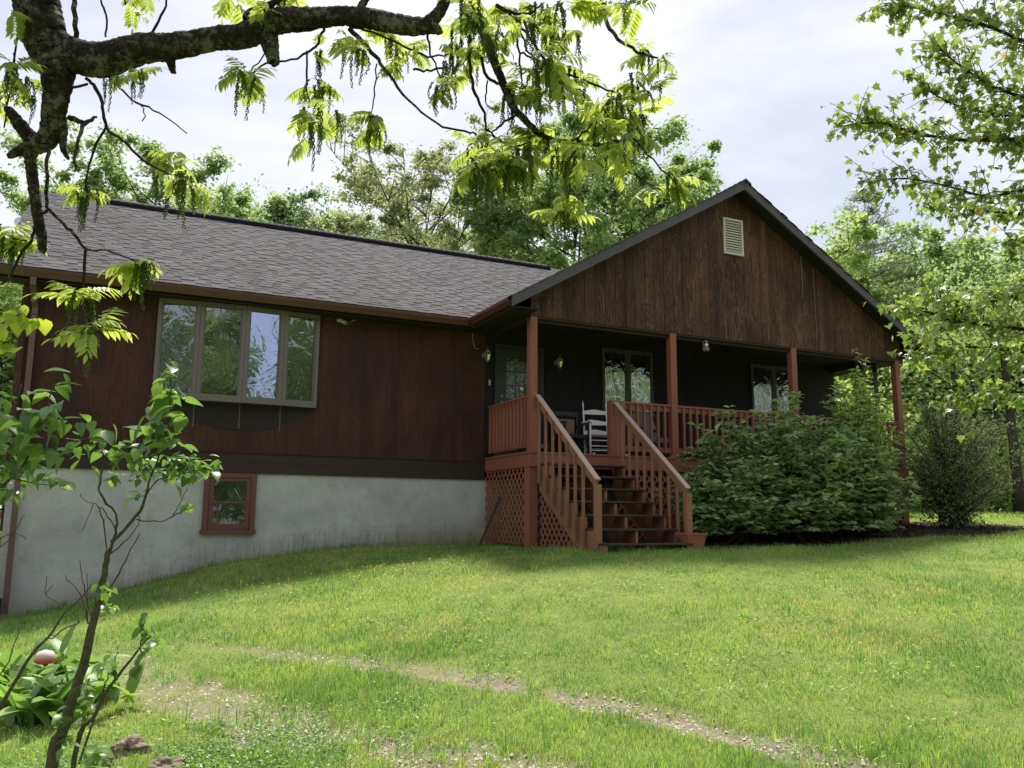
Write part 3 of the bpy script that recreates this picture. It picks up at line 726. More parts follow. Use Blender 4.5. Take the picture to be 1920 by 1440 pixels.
# ================================================================== STAIRS
st = thing('staircase', (.88, -2.8, -1.5), 'open wooden porch staircase with dark treads and brown handrails', 'stairs')
RUN, RISE = .275, .2
nose = lambda i: -2.14-RUN*(i-1)
for x0, x1 in ((.18, .22), (.86, .90), (1.555, 1.595)):
    pts = [(-1.79, -.21)]
    for i in range(1, 8):
        zt = -RISE*i-.031; pts += [(nose(i)+.285 if i > 1 else -1.79, zt), (nose(i)+.02, zt)]
        if i < 7: pts += [(nose(i)+.02, zt-RISE)]
    pts += [(nose(7)+.02, -1.56), (nose(7)+.26, -1.56), (-1.79, -.62)]
    # stringer from simple stacked prisms
    m = MB()
    lowz = lambda y: max(-1.58, -.62+(y+1.79)*(RISE/RUN))
    for i in range(1, 8):
        ya = nose(i)+.285 if i > 1 else -1.79; yb = nose(i)+.02; zt = -RISE*i-.031
        m.prism([(yb, zt), (ya, zt), (ya, lowz(ya)), (yb, lowz(yb))], 0, x0, x1)
    part('stringer', m, M_stair, st)
for i in range(1, 8):
    r_ = 1.60 if i < 7 else 1.66
    for k in range(2):
        y0 = nose(i)+k*.147; bev(part('tread', bx(.17, r_, y0, y0+.142, -RISE*i-.030, -RISE*i), M_tread, st), .004)
    for x0 in (.175,): 
        m = MB(); m.box(x0-.004, x0+.035, nose(i)-.001, nose(i)+.28, -RISE*i+.0005, -RISE*i+.003); part('metal_strip', m, M_white if 0 else M_grey, st)
zr = lambda y: .90-(-y-1.72)*.775
# lattice triangle under left stringer
lattice(st, [(-1.80, -.62), (-1.80, gl_(.2, -1.8)), (-3.05, gl_(.2, -3.0))], 0, .19, m_=M_porch)
for x, ya, yb in ((.165, -1.757, -3.60), (1.63, -1.80, -3.72)):
    m = MB(); m.beam((x, ya, zr(ya)-.02), (x, yb, zr(yb)-.02), .036, .13); bev(part('handrail', m, M_stair, st), .004)
    m = MB(); m.beam((x, ya, zr(ya)+.052), (x, yb-.02, zr(yb-.02)+.052), .085, .018); part('handrail_cap', m, M_rail, st)
    zb = gz(x, yb)
    bev(part('newel', bx(x-.022 if x < 1 else x-.03, x+.067, yb-.01, yb+.08, zb-.1, zr(yb)-.03), M_stair, st), .004)
    n = 7 if x < 1 else 9
    for i in range(n):
        y = ya-.12-i*(1.62/ (7 if x < 1 else 7.6))
        if y < yb+.12: break
        ti = (-y-1.9)/RUN
        zlow = max(-.45-(-y-1.79)*(RISE/RUN)*1.02, zb+.0)
        m = MB(); m.beam((x+(-.036 if x < 1 else .036), y, zlow), (x+(-.036 if x < 1 else .036), y, zr(y)-.02+.045), .036, .036, up=(0, 1, 0)); part('baluster', m, M_stair, st)

# ================================================================== PORCH THINGS
def rocking_chair():
    t = thing('rocking_chair', (1.95, -.75, 0), 'white wooden ladder-back rocking chair standing on the porch', 'chair')
    A = Matrix.Translation((1.95, -.75, 0)) @ Matrix.Rotation(R(-12), 4, 'Z')
    def add(nm, mb, sm=False): put(nm, mb.mesh(nm, M_white, sm), t, A)
    H = 1.10
    for s in (-1, 1):
        # back posts (turned) lean back; the chair faces +x... front faces right
        m = MB(); z = np.linspace(.05, H, 14); rr = [.017]*14; rr[-1] = .004; rr[-2] = .016; rr[-3] = .010; rr[-4] = .02; rr[-5] = .015
        m.tube([(s*.225, .17+.12*(q/H)**1.5+.0, q) for q in z], rr, 8); add('back_post', m, True)
        m = MB(); m.tube([(s*.26, -.24, .05), (s*.26, -.24, .64)], [.018, .016], 8); add('front_leg', m, True)
        m = MB(); k = np.linspace(-1, 1, 9); m.tube([(s*.245, q*.38, .02+.055*q*q) for q in k], .016, 6); add('rocker', m)
        m = MB(); m.prism([(-.30, .645), (.19, .665), (.19, .69), (-.05, .675), (-.22, .69), (-.30, .67)], 0, s*.25-.03, s*.25+.03); add('armrest', m)
        for z_ in (.14, .27): m = MB(); m.tube([(s*.25, -.24, z_), (s*.23, .19, z_+.02)], .009, 5); add('rung', m)
    for z_ in (.14, .22, .32): m = MB(); m.tube([(-.26, -.24, z_), (.26, -.24, z_)], .009, 5); add('rung', m)
    m = MB(); m.tube([(-.225, .19, .2), (.225, .19, .2)], .009, 5); add('rung', m)
    for z_ in (.50, .68, .88):
        m = MB(); n = 8; xs = np.linspace(-.215, .215, n+1); V = []
        for x in xs:
            yy = .17+.12*(z_/H)**1.5+.03*(1-(x/.215)**2); tt = .035+.03*math.cos(x/.215*PI/2)**2
            V += [(x, yy, z_-.03), (x, yy, z_+tt), (x, yy+.01, z_+tt), (x, yy+.01, z_-.03)]
        f = [(i*4+j, i*4+(j+1) % 4, i*4+4+(j+1) % 4, i*4+4+j) for i in range(n) for j in range(4)]+[(0, 1, 2, 3), (n*4+3, n*4+2, n*4+1, n*4)]
        m.add(V, f); add('back_slat', m)
    m = MB(); m.box(-.25, .25, -.26, .18, .385, .42); put('seat', m.mesh('seat', M_tan), t, A)
rocking_chair()
# upholstered grey chair behind the balusters
t = thing('patio_chair', (3.05, -.7, 0), 'grey high-backed patio chair with rounded back behind the balusters', 'chair')
m = MB(); pr = [(-.27, .35), (.27, .35), (.30, .6), (.22, .86), (.08, .96), (-.08, .96), (-.22, .86), (-.30, .6)]
V = [(3.05+p[0], -.52+.02*(p[1] > .8), p[1]) for p in pr]+[(3.05+p[0]*.92, -.44, p[1]) for p in pr]; n = 8
m.add(V, [tuple(range(n)), tuple(range(15, 7, -1))]+[(i, (i+1) % n, (i+1) % n+n, i+n) for i in range(n)]); bev(part('backrest', m, M_grey, t), .02, 2)
bev(part('seat', bx(2.79, 3.31, -1.0, -.5, .33, .43), M_grey, t), .02, 2)
for x in (2.76, 3.32): m = MB(); m.beam((x, -1.0, .60), (x, -.48, .62), .05, .03); part('armrest', m, M_black, t)
for x in (2.76, 3.32):
    for y in (-.98, -.5): m = MB(); m.tube([(x, y, 0), (x, y, .62)], .014, 6); part('leg', m, M_black, t)
# dark armchair with tan cushion
t = thing('armchair', (1.4, -.55, 0), 'dark slatted armchair with a tan cushion behind the rocking chair', 'chair')
bev(part('cushion', bx(1.22, 1.62, -.42, -.34, .46, .74), M_tan, t), .02, 2)
m = MB(); m.box(1.16, 1.20, -.40, -.36, 0, .88); m.box(1.66, 1.70, -.40, -.36, 0, .88); m.box(1.16, 1.70, -.39, -.35, .80, .88); part('backrest', m, M_black, t)
part('seat', bx(1.16, 1.70, -.85, -.38, .36, .42), M_black, t)
for x in (1.16, 1.66): part('leg', bx(x, x+.04, -.85, -.81, 0, .62), M_black, t); part('armrest', bx(x-.01, x+.05, -.87, -.36, .62, .645), M_black, t)
# clutter box by the armchair
t = thing('shoe_rack', (.75, -.4, 0), 'low dark rack with shoes on the porch floor beside the door', 'rack')
m = MB(); m.box(.55, 1.05, -.5, -.2, .16, .18); m.box(.55, .57, -.5, -.2, 0, .3); m.box(1.03, 1.05, -.5, -.2, 0, .3); part('rack_frame', m, M_black, t)
for x in (.62, .74, .86, .95): m = MB(); m.prism([(-.48, .18), (-.24, .18), (-.24, .27), (-.32, .27), (-.42, .21), (-.48, .21)], 0, x, x+.07); part('shoe', m, M_tan if x < .8 else M_grey, t)
m = MB(); m.box(1.86, 1.94, -1.70, -1.66, .0, .03); m.tube([(1.86, -1.68, .02), (1.84, -1.68, .05)], .006, 5)
solo('wall_clip', m.mesh('wall_clip', M_white), 'small white plastic scrap on the deck edge beside the newel', 'plastic scrap')
def wall_lantern(x, z, lab):
    t = thing('wall_lantern', (x, -.02, z), lab, 'wall lamp', 'carriage lamps beside the front door')
    def a(nm, m, mt, sm=False): put(nm, m.mesh(nm, mt, sm), t, Matrix.Translation((x, 0, z)))
    m = MB(); m.tube([(-.03, -.012, 0), (-.03, -.03, 0)], .05, 10); a('wall_plate', m, M_brass)
    m = MB(); m.tube([(-.03, -.03, 0), (-.02, -.09, .03), (0, -.12, .06)], .009, 6); a('arm', m, M_brass)
    m = MB(); m.lathe([(.001, .14), (.010, .13), (.006, .11), (.02, .10), (.03, .075), (.062, .05), (.065, .04), (.01, .042)], (0, -.13, 0), 10); a('roof_cap', m, M_brass, True)
    m = MB(); m.lathe([(.055, .04), (.058, .0), (.035, -.10), (.0, -.10)], (0, -.13, 0), 6); a('glass_shade', m, M_lglass)
    m = MB()
    for k in range(6):
        th = 2*PI*k/6; c, s = math.cos(th), math.sin(th)
        m.tube([(.058*c, -.13+.058*s, .04), (.061*c, -.13+.061*s, 0), (.037*c, -.13+.037*s, -.10)], .004, 4)
    m.lathe([(.038, -.10), (.03, -.115), (.008, -.12), (.005, -.14)], (0, -.13, 0), 8); a('cage', m, M_brass)
wall_lantern(-.02, 1.86, 'brass carriage lamp on the siding left of the front door')
wall_lantern(1.47, 1.86, 'brass carriage lamp on the porch wall right of the front door')
def hanging_lantern(x, y, ztop, lab, mt):
    t = thing('oil_lantern', (x, y, ztop), lab, 'lantern', 'oil lanterns hanging under the porch gable')
    def a(nm, m, q, sm=False): put(nm, m.mesh(nm, q, sm), t, Matrix.Translation((x, y, ztop)))
    m = MB(); m.tube([(0, 0, .08), (0, 0, -.02)], .003, 4); a('hook', m, M_black)
    m = MB(); m.tube([(.06*math.cos(q), 0, -.07+.06*math.sin(q)) for q in np.linspace(0, PI, 9)], .003, 4); a('bail', m, mt)
    m = MB(); m.lathe([(.02, -.02), (.03, -.04), (.045, -.055), (.03, -.065)], (0, 0, 0), 10); a('cap', m, mt, True)
    m = MB(); m.lathe([(.028, -.065), (.043, -.11), (.030, -.155)], (0, 0, 0), 10); a('globe', m, M_lglass, True)
    m = MB(); m.lathe([(.03, -.155), (.06, -.17), (.062, -.215), (.02, -.22)], (0, 0, 0), 12); a('tank', m, mt, True)
    m = MB()
    for s in (-1, 1): m.tube([(s*.045, 0, -.05), (s*.062, 0, -.09), (s*.060, 0, -.17)], .005, 5)
    a('side_tube', m, mt)
hanging_lantern(3.64, -1.72, 2.20, 'small rusty oil lantern hanging right of the second porch post', painted('rusted_lantern', (.20, .15, .12), .3, .6))
hanging_lantern(7.63, -1.72, 2.19, 'dark oil lantern hanging near the right end of the porch', M_black)
t = thing('wind_chime', (8.56, -1.18, 2.2), 'grey tubular wind chime hanging from the right side beam of the porch', 'wind chime')
m = MB(); m.lathe([(.01, .0), (.05, -.03), (.05, -.16), (.02, -.17)], (8.56, -1.18, 2.236), 10); part('chime_cap', m, M_black, t)
for k in range(6):
    th = k*PI/3; x = 8.56+.032*math.cos(th); y = -1.18+.032*math.sin(th); m = MB(); m.tube([(x, y, 2.05), (x, y, 1.30-.05*k)], .010, 6); part('tube', m, M_grey, t)
# security camera
t = thing('security_camera', (-2.68, -.03, 2.2), 'small white security camera with dangling cable under the eave', 'camera')
m = MB(); m.tube([(-2.74, .0, 2.23), (-2.70, -.05, 2.22)], .03, 10); part('mount', m, M_vent, t)
m = MB(); m.tube([(-2.71, -.03, 2.23), (-2.64, -.13, 2.17)], .034, 12); part('camera_body', m, M_vent, t)
m = MB(); m.tube([(-2.6405, -.13, 2.170), (-2.637, -.135, 2.167)], .018, 10); part('lens', m, M_black, t)
m = MB(); m.tube([(-2.66, -.03, 2.18), (-2.58, -.02, 2.17), (-2.5, -.03, 2.24), (-2.42, -.03, 2.27)], .004, 5); part('cable', m, M_vent, t)
m = MB(); m.tube([(-.28, -.012, 2.26), (-.27, -.02, 2.1), (-.22, -.02, 1.98), (-.16, -.02, 1.97)], .004, 5)
solo('loose_wire', m.mesh('loose_wire', M_vent), 'loose thin wire hanging on the dark wall above the left carriage lamp', 'wire')
# flower pot
px_, py_ = 1.74, -3.66; zg_ = gz(px_, py_)
t = thing('flower_pot', (px_, py_, zg_), 'brown rectangular planter with small green seedlings at the foot of the stairs', 'planter')
m = MB(); V = []
for hw, z in ((.12, 0), (.17, .2), (.185, .2), (.185, .225), (.165, .225), (.16, .17)): V += [(px_+s*hw, py_+q*hw*.65, zg_+z) for s, q in ((-1, -1), (1, -1), (1, 1), (-1, 1))]
m.add(V, [(3, 2, 1, 0)]+[(i*4+j, i*4+(j+1) % 4, i*4+4+(j+1) % 4, i*4+4+j) for i in range(5) for j in range(4)]+[(20, 21, 22, 23)]); part('pot', m, M_terra, t)
def simple_leaf(L, w, fold=.2, bend=.15):
    """leaf along +x, 8 faces"""
    V = [(0, 0, 0), (.3*L, .42*w, fold*w*.5-.02*bend*L), (.3*L, 0, -.02*bend*L), (.3*L, -.42*w, fold*w*.5-.02*bend*L), (.65*L, .38*w, fold*w*.5-.3*bend*L), (.65*L, 0, -.3*bend*L), (.65*L, -.38*w, fold*w*.5-.3*bend*L), (L, 0, -bend*L)]
    Fq = [(0, 2, 1), (0, 3, 2), (1, 2, 5, 4), (2, 3, 6, 5), (4, 5, 7), (5, 6, 7)]
    return np.array(V), Fq
def orient(yaw, pitch, roll=0., s=1.): return Matrix.Rotation(yaw, 4, 'Z') @ Matrix.Rotation(-pitch, 4, 'Y') @ Matrix.Rotation(roll, 4, 'X') @ Matrix.Scale(s, 4)
m = MB()
for k in range(26):
    V, Fq = simple_leaf(.07, .022); A = Matrix.Translation((px_+random.uniform(-.13, .13), py_+random.uniform(-.08, .08), zg_+.18)) @ orient(random.uniform(0, 6.3), R(random.uniform(20, 75)))
    m.add([A @ Vector(v) for v in V], Fq)
part('seedling', m, L_broad, t, kind='stuff')
# leaning rod
m = MB(); p0 = np.array([-.35, -.62, gz(-.35, -.62)]); p1 = np.array([-.01, -.72, -.70]); m.beam(p0, p1, .035, .02, up=(0, 1, 0))
solo('leaning_stick', m.mesh('leaning_stick', M_rust), 'weathered brown stick leaning against the lattice at the porch corner', 'stick')
# items at far left
m = MB(); zq = gz(-7.3, -.3); m.lathe([(.001, 0), (.11, .0), (.12, .32), (.125, .33), (.11, .33), (.10, .1)], (-7.33, -.30, zq-.02), 14)
solo('plastic_bucket', m.mesh('plastic_bucket', M_blue, True), 'dark navy plastic bucket standing at the foot of the downspout', 'bucket')
m = MB(); m.add([(-7.42, -.55, zq+.9), (-7.36, -.55, zq+.9), (-7.31, -.5, zq+1.45), (-7.34, -.45, zq+1.5), (-7.42, -.5, zq+1.45), (-7.42, -.47, zq+.9), (-7.36, -.47, zq+.9), (-7.31, -.42, zq+1.45), (-7.34, -.40, zq+1.5), (-7.42, -.42, zq+1.45)],
           [(0, 1, 2, 3, 4), (9, 8, 7, 6, 5)]+[(i, (i+1) % 5, (i+1) % 5+5, i+5) for i in range(5)])
m.box(-7.42, -7.38, -.54, -.48, zq-.1, zq+.9)

t = thing('kayak_paddle', (-7.4, -.5, zq), 'orange red paddle blade leaning on the wall at the left edge', 'paddle'); part('blade', m, M_orange, t)
m = MB(); m.tube([(-7.40, -.51, zq-.02), (-7.40, -.50, zq+.95)], .016, 8); part('shaft', m, M_black, t)
# satellite dish behind the left roof edge
t = thing('satellite_dish', (-7.9, 3.2, 3.0), 'small pale grey satellite dish behind the left roof edge', 'satellite dish')
c = np.array(atD(47, 424, 18.6)); ax = np.array([.35, -.85, .4]); ax /= np.linalg.norm(ax); e1 = np.cross(ax, [0, 0, 1]); e1 /= np.linalg.norm(e1); e2 = np.cross(e1, ax)
V = [c+ax*-.05]; Fq = []
for rr, dd in ((.12, -.035), (.24, .02)):
    V += [c+ax*dd+(e1*math.cos(q)+e2*math.sin(q))*rr for q in np.linspace(0, 2*PI, 15)[:-1]]
Fq = [(0, 1+(k+1) % 14, 1+k) for k in range(14)]+[(1+k, 1+(k+1) % 14, 15+(k+1) % 14, 15+k) for k in range(14)]
m = MB(); m.add(V, Fq); part('dish', m, M_white, t, smooth=True)
m = MB(); m.tube([c-ax*.05, c-ax*.2-np.array([0, 0, .15]), c-ax*.25-np.array([0, 0, .5])], .022, 8); m.tube([c-e2*.24, c+ax*.28-e2*.08], .01, 6); part('bracket', m, M_grey, t)
ORG[t.name]  # base

# ================================================================== VEGETATION
def frame_rand(n, rg, up_bias=0.):
    """random orthonormal frames (n,3,3): rows = leaf axis, side, normal"""
    nr = rg.normal(size=(n, 3)); nr[:, 2] = np.abs(nr[:, 2])+up_bias; nr /= np.linalg.norm(nr, axis=1)[:, None]
    a = rg.normal(size=(n, 3)); a[:, 2] -= .4; a -= nr*(a*nr).sum(1)[:, None]; a /= np.linalg.norm(a, axis=1)[:, None]
    return a, np.cross(nr, a), nr
def leaf_cloud(P, L, W, rg, ub=.4, fold=.25):
    """rhombic folded leaves (2 tris as one quad each) at points P"""
    n = len(P); a, b, c = frame_rand(n, rg, ub); s = rg.uniform(.65, 1.25, n)[:, None]
    v0 = P; v1 = P+a*L*.45*s+b*W*.5*s+c*fold*W*s; v2 = P+a*L*s; v3 = P+a*L*.45*s-b*W*.5*s+c*fold*W*s
    V = np.stack([v0, v1, v2, v3], 1).reshape(-1, 3); i = np.arange(n)*4
    F = np.concatenate([np.stack([i, i+1, i+2], 1), np.stack([i, i+2, i+3], 1)])
    return V, F, np.repeat(rg.random(n)*.999, 4)
def bez(a, b, c, n):
    t = np.linspace(0, 1, n)[:, None]; return a*(1-t)**2+2*b*t*(1-t)+c*t*t
def make_tree(seed, H, CR, base=.5, trunk=.16, nleaf=16000, L=.19, W=.12, mt='green', limbs=15, upr=.55, clump=.55, top=1., dens=1., multi=1):
    """unit placed at origin: trunk wood mesh + crown leaf mesh"""
    rg = np.random.default_rng(seed); wood = MB(); tips = []
    for mI in range(multi):
        off = np.array([0, 0, 0.]) if multi == 1 else np.array([rg.normal()*.25, rg.normal()*.25, 0])
        lean = rg.normal(size=2)*H*(.03 if multi == 1 else .10)
        T = np.array([off+[lean[0]*t**1.4+rg.normal()*.03*H*t*.3, lean[1]*t**1.4+rg.normal()*.03*H*t*.3, H*t*.93] for t in np.linspace(0, 1, 10)])
        wood.tube(T, trunk/math.sqrt(multi)*(1-np.linspace(0, .93, 10)), 7, cap=False)
        nl = limbs//multi+1
        for k in range(nl):
            f = base+(1-base)*((k+rg.random()*.7)/nl)**.85; f = min(f, .98)
            i = f*9; j = int(i); p = T[j]*(1-(i-j))+T[min(j+1, 9)]*(i-j)
            q = (f-base)/(1-base+1e-6)
            prof = math.sqrt(max(.06, 1-(2*q*.95-.78)**2*.9)) if top else (1-q*.9)
            ln = CR*prof*rg.uniform(.7, 1.1); th = k*2.4+rg.normal()*.4
            hd = np.array([math.cos(th), math.sin(th), 0]); rise = ln*(upr+q*.6)*rg.uniform(.6, 1.2)
            e = p+hd*ln+[0, 0, rise*.85]
            if e[2] > H*1.0: e[2] = H*rg.uniform(.93, 1.)
            c = p+hd*ln*.55+[0, 0, rise*.25]
            B = bez(p, c, e, 7); r0 = trunk*.42*(1-f*.6)
            wood.tube(B, np.linspace(r0, .012, 7), 5, cap=False)
            ns = int(4+ln*1.4)
            for s in range(ns):
                t = .25+.75*(s+rg.random())/ns; b0 = B[min(6, int(t*6))]*(1-(t*6 % 1))+B[min(6, int(t*6)+1)]*(t*6 % 1)
                sl = ln*.42*(1.15-t*.6)*rg.uniform(.6, 1.2)+.25
                th2 = th+rg.choice([-1, 1])*rg.uniform(.3, 1.3); d = np.array([math.cos(th2), math.sin(th2), rg.uniform(-.1, .9)])
                e2 = b0+d*sl; S = bez(b0, b0+d*sl*.5+[0, 0, -.05*sl], e2, 4)
                wood.tube(S, np.linspace(r0*.35+.006, .005, 4), 4, cap=False)
                for u in range(max(2, int(sl*2.2))):
                    tt = rg.uniform(.3, 1.05); tips.append(b0+d*sl*tt+rg.normal(size=3)*.13*sl)
    tips = np.array(tips); n = int(nleaf*dens); wts = rg.random(len(tips))**1.5+.08; wts /= wts.sum()
    ci = rg.choice(len(tips), n, p=wts)
    sp = clump*rg.uniform(.35, 1., len(tips))
    P = tips[ci]+rg.normal(size=(n, 3))*sp[ci][:, None]*np.array([.5, .5, .34])
    P = P[P[:, 2] > .3]; P = P[P[:, 2] < H*1.02]
    V, F, r = leaf_cloud(P, L, W, rg)
    return wood, (V, F, r)
def plant(name, wc, loc, label, cat, mt, group=None, wmat=None, rot=0., sc=1., cache={}, key=None, crown='crown'):
    t = thing(name, loc, label, cat, group)
    A = Matrix.Translation(loc) @ Matrix.Rotation(rot, 4, 'Z') @ Matrix.Scale(sc, 4)
    if key and key in cache: mw_, ml = cache[key]
    else:
        wood, (V, F, r) = wc
        mw_ = wood.mesh('trunk', wmat or M_farbark, True); ml = fastmesh(crown, V, F, mt, r)
        if key: cache[key] = (mw_, ml)
    a = bpy.data.objects.new('trunk', mw_); b = bpy.data.objects.new(crown, ml)
    for o in (a, b):
        COL.objects.link(o); o.parent = t; l = A.copy(); l.translation = Vector((0, 0, 0)); o.matrix_basis = l
    b['kind'] = 'stuff'
    return t
def loc_at(u, dep):
    p = atD(u, 965, dep); return (p[0], p[1], gz(p[0], p[1]))
def H_at(u, v, dep): p = atD(u, v, dep); return p[2]-gz(p[0], p[1])

# --- trees behind the house
def bt(u, dep, vtop, cr, lab, mt, seed, **k):
    nm = k.pop('nm', 'deciduous_tree'); cat = k.pop('cat', 'tree'); grp = k.pop('grp', None); H = H_at(u, vtop, dep)
    wc = make_tree(seed, H, cr, **k)
    return plant(nm, wc, loc_at(u, dep), lab, cat, L_far[mt], grp)
bt(250, 31, 236, 4.6, 'tall green tree behind the left end of the roof, beyond the hanging walnut twigs', 'green', 11, nleaf=28500, limbs=20, L=.19, W=.115)
bt(65, 36, 330, 4.2, 'green tree beyond the left roof corner seen past the tree stub', 'green', 12, nleaf=22800, limbs=15)
bt(440, 40, 352, 4.0, 'rounded green tree behind the roof ridge with a pointed top', 'fresh', 13, nleaf=26600, limbs=15)
bt(590, 42, 368, 5.2, 'dense dark green tree low behind the middle of the roof ridge', 'deep', 14, nleaf=38000, limbs=18, clump=.75)
bt(770, 33, 268, 4.6, 'airy olive green tree with many bare limbs showing behind the roof', 'olive', 15, nleaf=30400, limbs=22, L=.165, W=.09, upr=1.2, base=.42, trunk=.2, multi=3, clump=.5)
bt(660, 37, 370, 3.2, 'thin olive tree with see-through crown left of the airy olive tree', 'olive', 16, nleaf=11400, limbs=12, upr=1., base=.45)
bt(1085, 32, 252, 4.9, 'large dense green tree behind the left slope of the porch gable', 'green', 17, nleaf=51300, limbs=25, L=.19, W=.115, base=.45, trunk=.24, multi=2, upr=.8, clump=.62)
bt(905, 37, 380, 2.7, 'low green tree between the airy olive tree and the large dense tree', 'green', 18, nleaf=15200, limbs=12, upr=.8)
bt(1215, 33, 285, 3.0, 'green tree right beside the large dense tree behind the gable roof', 'green', 19, nleaf=19000, limbs=14, upr=.8)
bt(1560, 31, 408, 3.1, 'fresh green tree behind the right slope of the gable beside the pine', 'fresh', 20, nleaf=14250, limbs=14, upr=.7)
# --- pine with whorled limbs
def make_pine(seed, H, CR):
    rg = np.random.default_rng(seed); wood = MB(); P = []
    T = np.array([[rg.normal()*.05, rg.normal()*.05, H*t] for t in np.linspace(0, 1, 9)])
    wood.tube(T, .16*(1-np.linspace(0, .95, 9)), 6, cap=False); z = H*.18
    while z < H*.99:
        q = z/H; ln = CR*(1-q)**.75*1.1+.18
        for k in range(5):
            th = k*2*PI/5+rg.random()*1.2; l = ln*rg.uniform(.6, 1.15); d = np.array([math.cos(th), math.sin(th), 0])
            b0 = np.array([0, 0, z+rg.normal()*.1]); e = b0+d*l+[0, 0, l*rg.uniform(.1, .45)]; B = bez(b0, b0+d*l*.5-[0, 0, .03*l], e, 5)
            wood.tube(B, np.linspace(.03, .006, 5), 4, cap=False)
            for s in range(int(6+l*9)):
                t = rg.uniform(.25, 1.05); c = b0*(1-t)+e*t+rg.normal(size=3)*[.22, .22, .09]*l*.5
                m_ = 13; P.append(c+rg.normal(size=(m_, 3))*[.11, .11, .06])
        z += H*.042*rg.uniform(.7, 1.3)
    P = np.concatenate(P); n = len(P); a = rg.normal(size=(n, 3)); a[:, 2] += .6; a /= np.linalg.norm(a, axis=1)[:, None]
    b = np.cross(a, rg.normal(size=(n, 3))); b /= np.linalg.norm(b, axis=1)[:, None]
    V = np.stack([P, P+a*.09+b*.016, P+a*.17, P+a*.09-b*.016], 1).reshape(-1, 3); i = np.arange(n)*4
    return wood, (V, np.concatenate([np.stack([i, i+1, i+2], 1), np.stack([i, i+2, i+3], 1)]), np.repeat(rg.random(n)*.999, 4))
pd = 33; plant('pine_tree', make_pine(31, H_at(1655, 318, pd), 3.7), loc_at(1655, pd), 'tall loose pine tree behind the right end of the gable roof', 'pine tree', L_far['pine'], crown='needles')
# --- woods on the right
VAR = {}
for i_, (H_, cr_, mt_) in enumerate(((9, 3.4, 'green'), (8, 3.0, 'fresh'), (10, 3.6, 'green'))):
    VAR[i_] = (make_tree(41+i_, H_, cr_, base=.10, nleaf=21000, limbs=28, L=.19, W=.12, trunk=.12, upr=.4), H_, L_far[mt_])
woods = [(1715, 34, 530, 2), (1765, 37, 425, 0), (1830, 32, 560, 1), (1890, 34, 520, 0), (1950, 31, 540, 2), (1640, 38, 520, 1), (1730, 31, 620, 1), (1790, 30, 600, 0), (1870, 31, 640, 2), (1580, 40, 560, 0), (2010, 31, 500, 1), (1930, 38, 480, 2), (1845, 40, 455, 0), (1700, 42, 500, 0), (2080, 29, 480, 0), (2160, 31, 460, 2)]
WL = ['dark green tree of the wood just right of the gable end', 'broad green tree of the wood behind the pine', 'fresh green tree in the middle of the wood edge', 'green tree behind the overhanging maple twigs at the wood edge', 'dark tree of the wood at the right frame edge',
      'fresh tree seen through the open right side of the porch', 'small fresh tree at the wood edge behind the twiggy shrub', 'small green tree standing over the far lawn edge', 'low dark tree over the lawn end at the right', 'green tree deep behind the right porch post',
      'fresh tree just past the right frame edge', 'tall dark tree deep in the wood at upper right', 'tall green tree deep in the wood over the twiggy shrub', 'green tree deep in the wood left of the pine trunk', 'green tree beyond the right frame edge', 'dark tree far beyond the right frame edge']
for k, ((u, dep, vt, vi), lb) in enumerate(zip(woods, WL)):
    wc, H_, mt_ = VAR[vi]; p = loc_at(u, dep); h = H_at(u, vt, dep)
    plant('woodland_tree', wc, p, lb, 'tree', mt_, 'trees of the wood beyond the lawn', rot=k*1.9, sc=h/H_, key='w%d' % vi)
# trunks standing in the shade of the wood edge + undergrowth mass
us = []
rg = np.random.default_rng(77)
Pu = []
for k in range(330):
    u = rg.uniform(1540, 2150); dep = rg.uniform(24.3, 28); p = np.array(loc_at(u, dep)); h = rg.uniform(.6, 2.4) if k < 170 else rg.uniform(2.2, 4.4)
    m_ = 110; Pu.append(p+np.array([0, 0, h*.5])+rg.normal(size=(m_, 3))*[.5, .5, h*.28])
Pu = np.concatenate(Pu); V, F, r = leaf_cloud(Pu, .17, .11, rg)
o = put('undergrowth', fastmesh('undergrowth', V, F, L_far['fresh'], r), kind='stuff'); o['label'] = 'tangled green undergrowth along the edge of the wood'; o['category'] = 'undergrowth'
for k, (u, dep, vt, w_) in enumerate(((1806, 24.5, 640, .13), (1843, 25.5, 600, .10), (1912, 23.5, 560, .16), (1886, 26, 620, .09), (1767, 26, 640, .08))):
    p = np.array(loc_at(u, dep)); m = MB(); h = H_at(u, vt, dep)
    T = [p+[math.sin(k+q*3)*.12*q, 0, h*q-.1] for q in np.linspace(0, 1, 7)]; m.tube(T, np.linspace(w_, w_*.5, 7), 7, .06)
    t = thing('tree_trunk', p, ['slim grey trunk in the wood behind the maple twigs', 'second slim trunk right of the first in the wood', 'thick dark trunk at the right frame edge in the wood', 'thin trunk beside the thick dark one in the wood', 'thin trunk at the left of the wood edge'][k], 'tree')
    part('trunk', m, M_farbark, t, smooth=True)
    Q = np.array(T[-1])+rg.normal(size=(1500, 3))*[1.0, 1.0, .7]; V, F, r = leaf_cloud(Q, .14, .09, rg); put('crown', fastmesh('crown', V, F, L_far['green'], r), t, kind='stuff')
# --- left gap behind the house corner
for k, (u, dep, vt, vi) in enumerate(((-20, 34, 500, 2), (45, 38, 520, 0), (-90, 30, 470, 1), (10, 46, 470, 0))):
    wc, H_, mt_ = VAR[vi]; plant('woodland_tree', wc, loc_at(u, dep), ['dark green tree behind the left house corner', 'green tree just left of the house corner', 'fresh tree outside the left frame edge', 'green tree far behind the left house corner'][k], 'tree', mt_, 'trees beyond the left house corner', rot=k*2.3+1, sc=H_at(u, vt, dep)/H_, key='w%d' % vi)
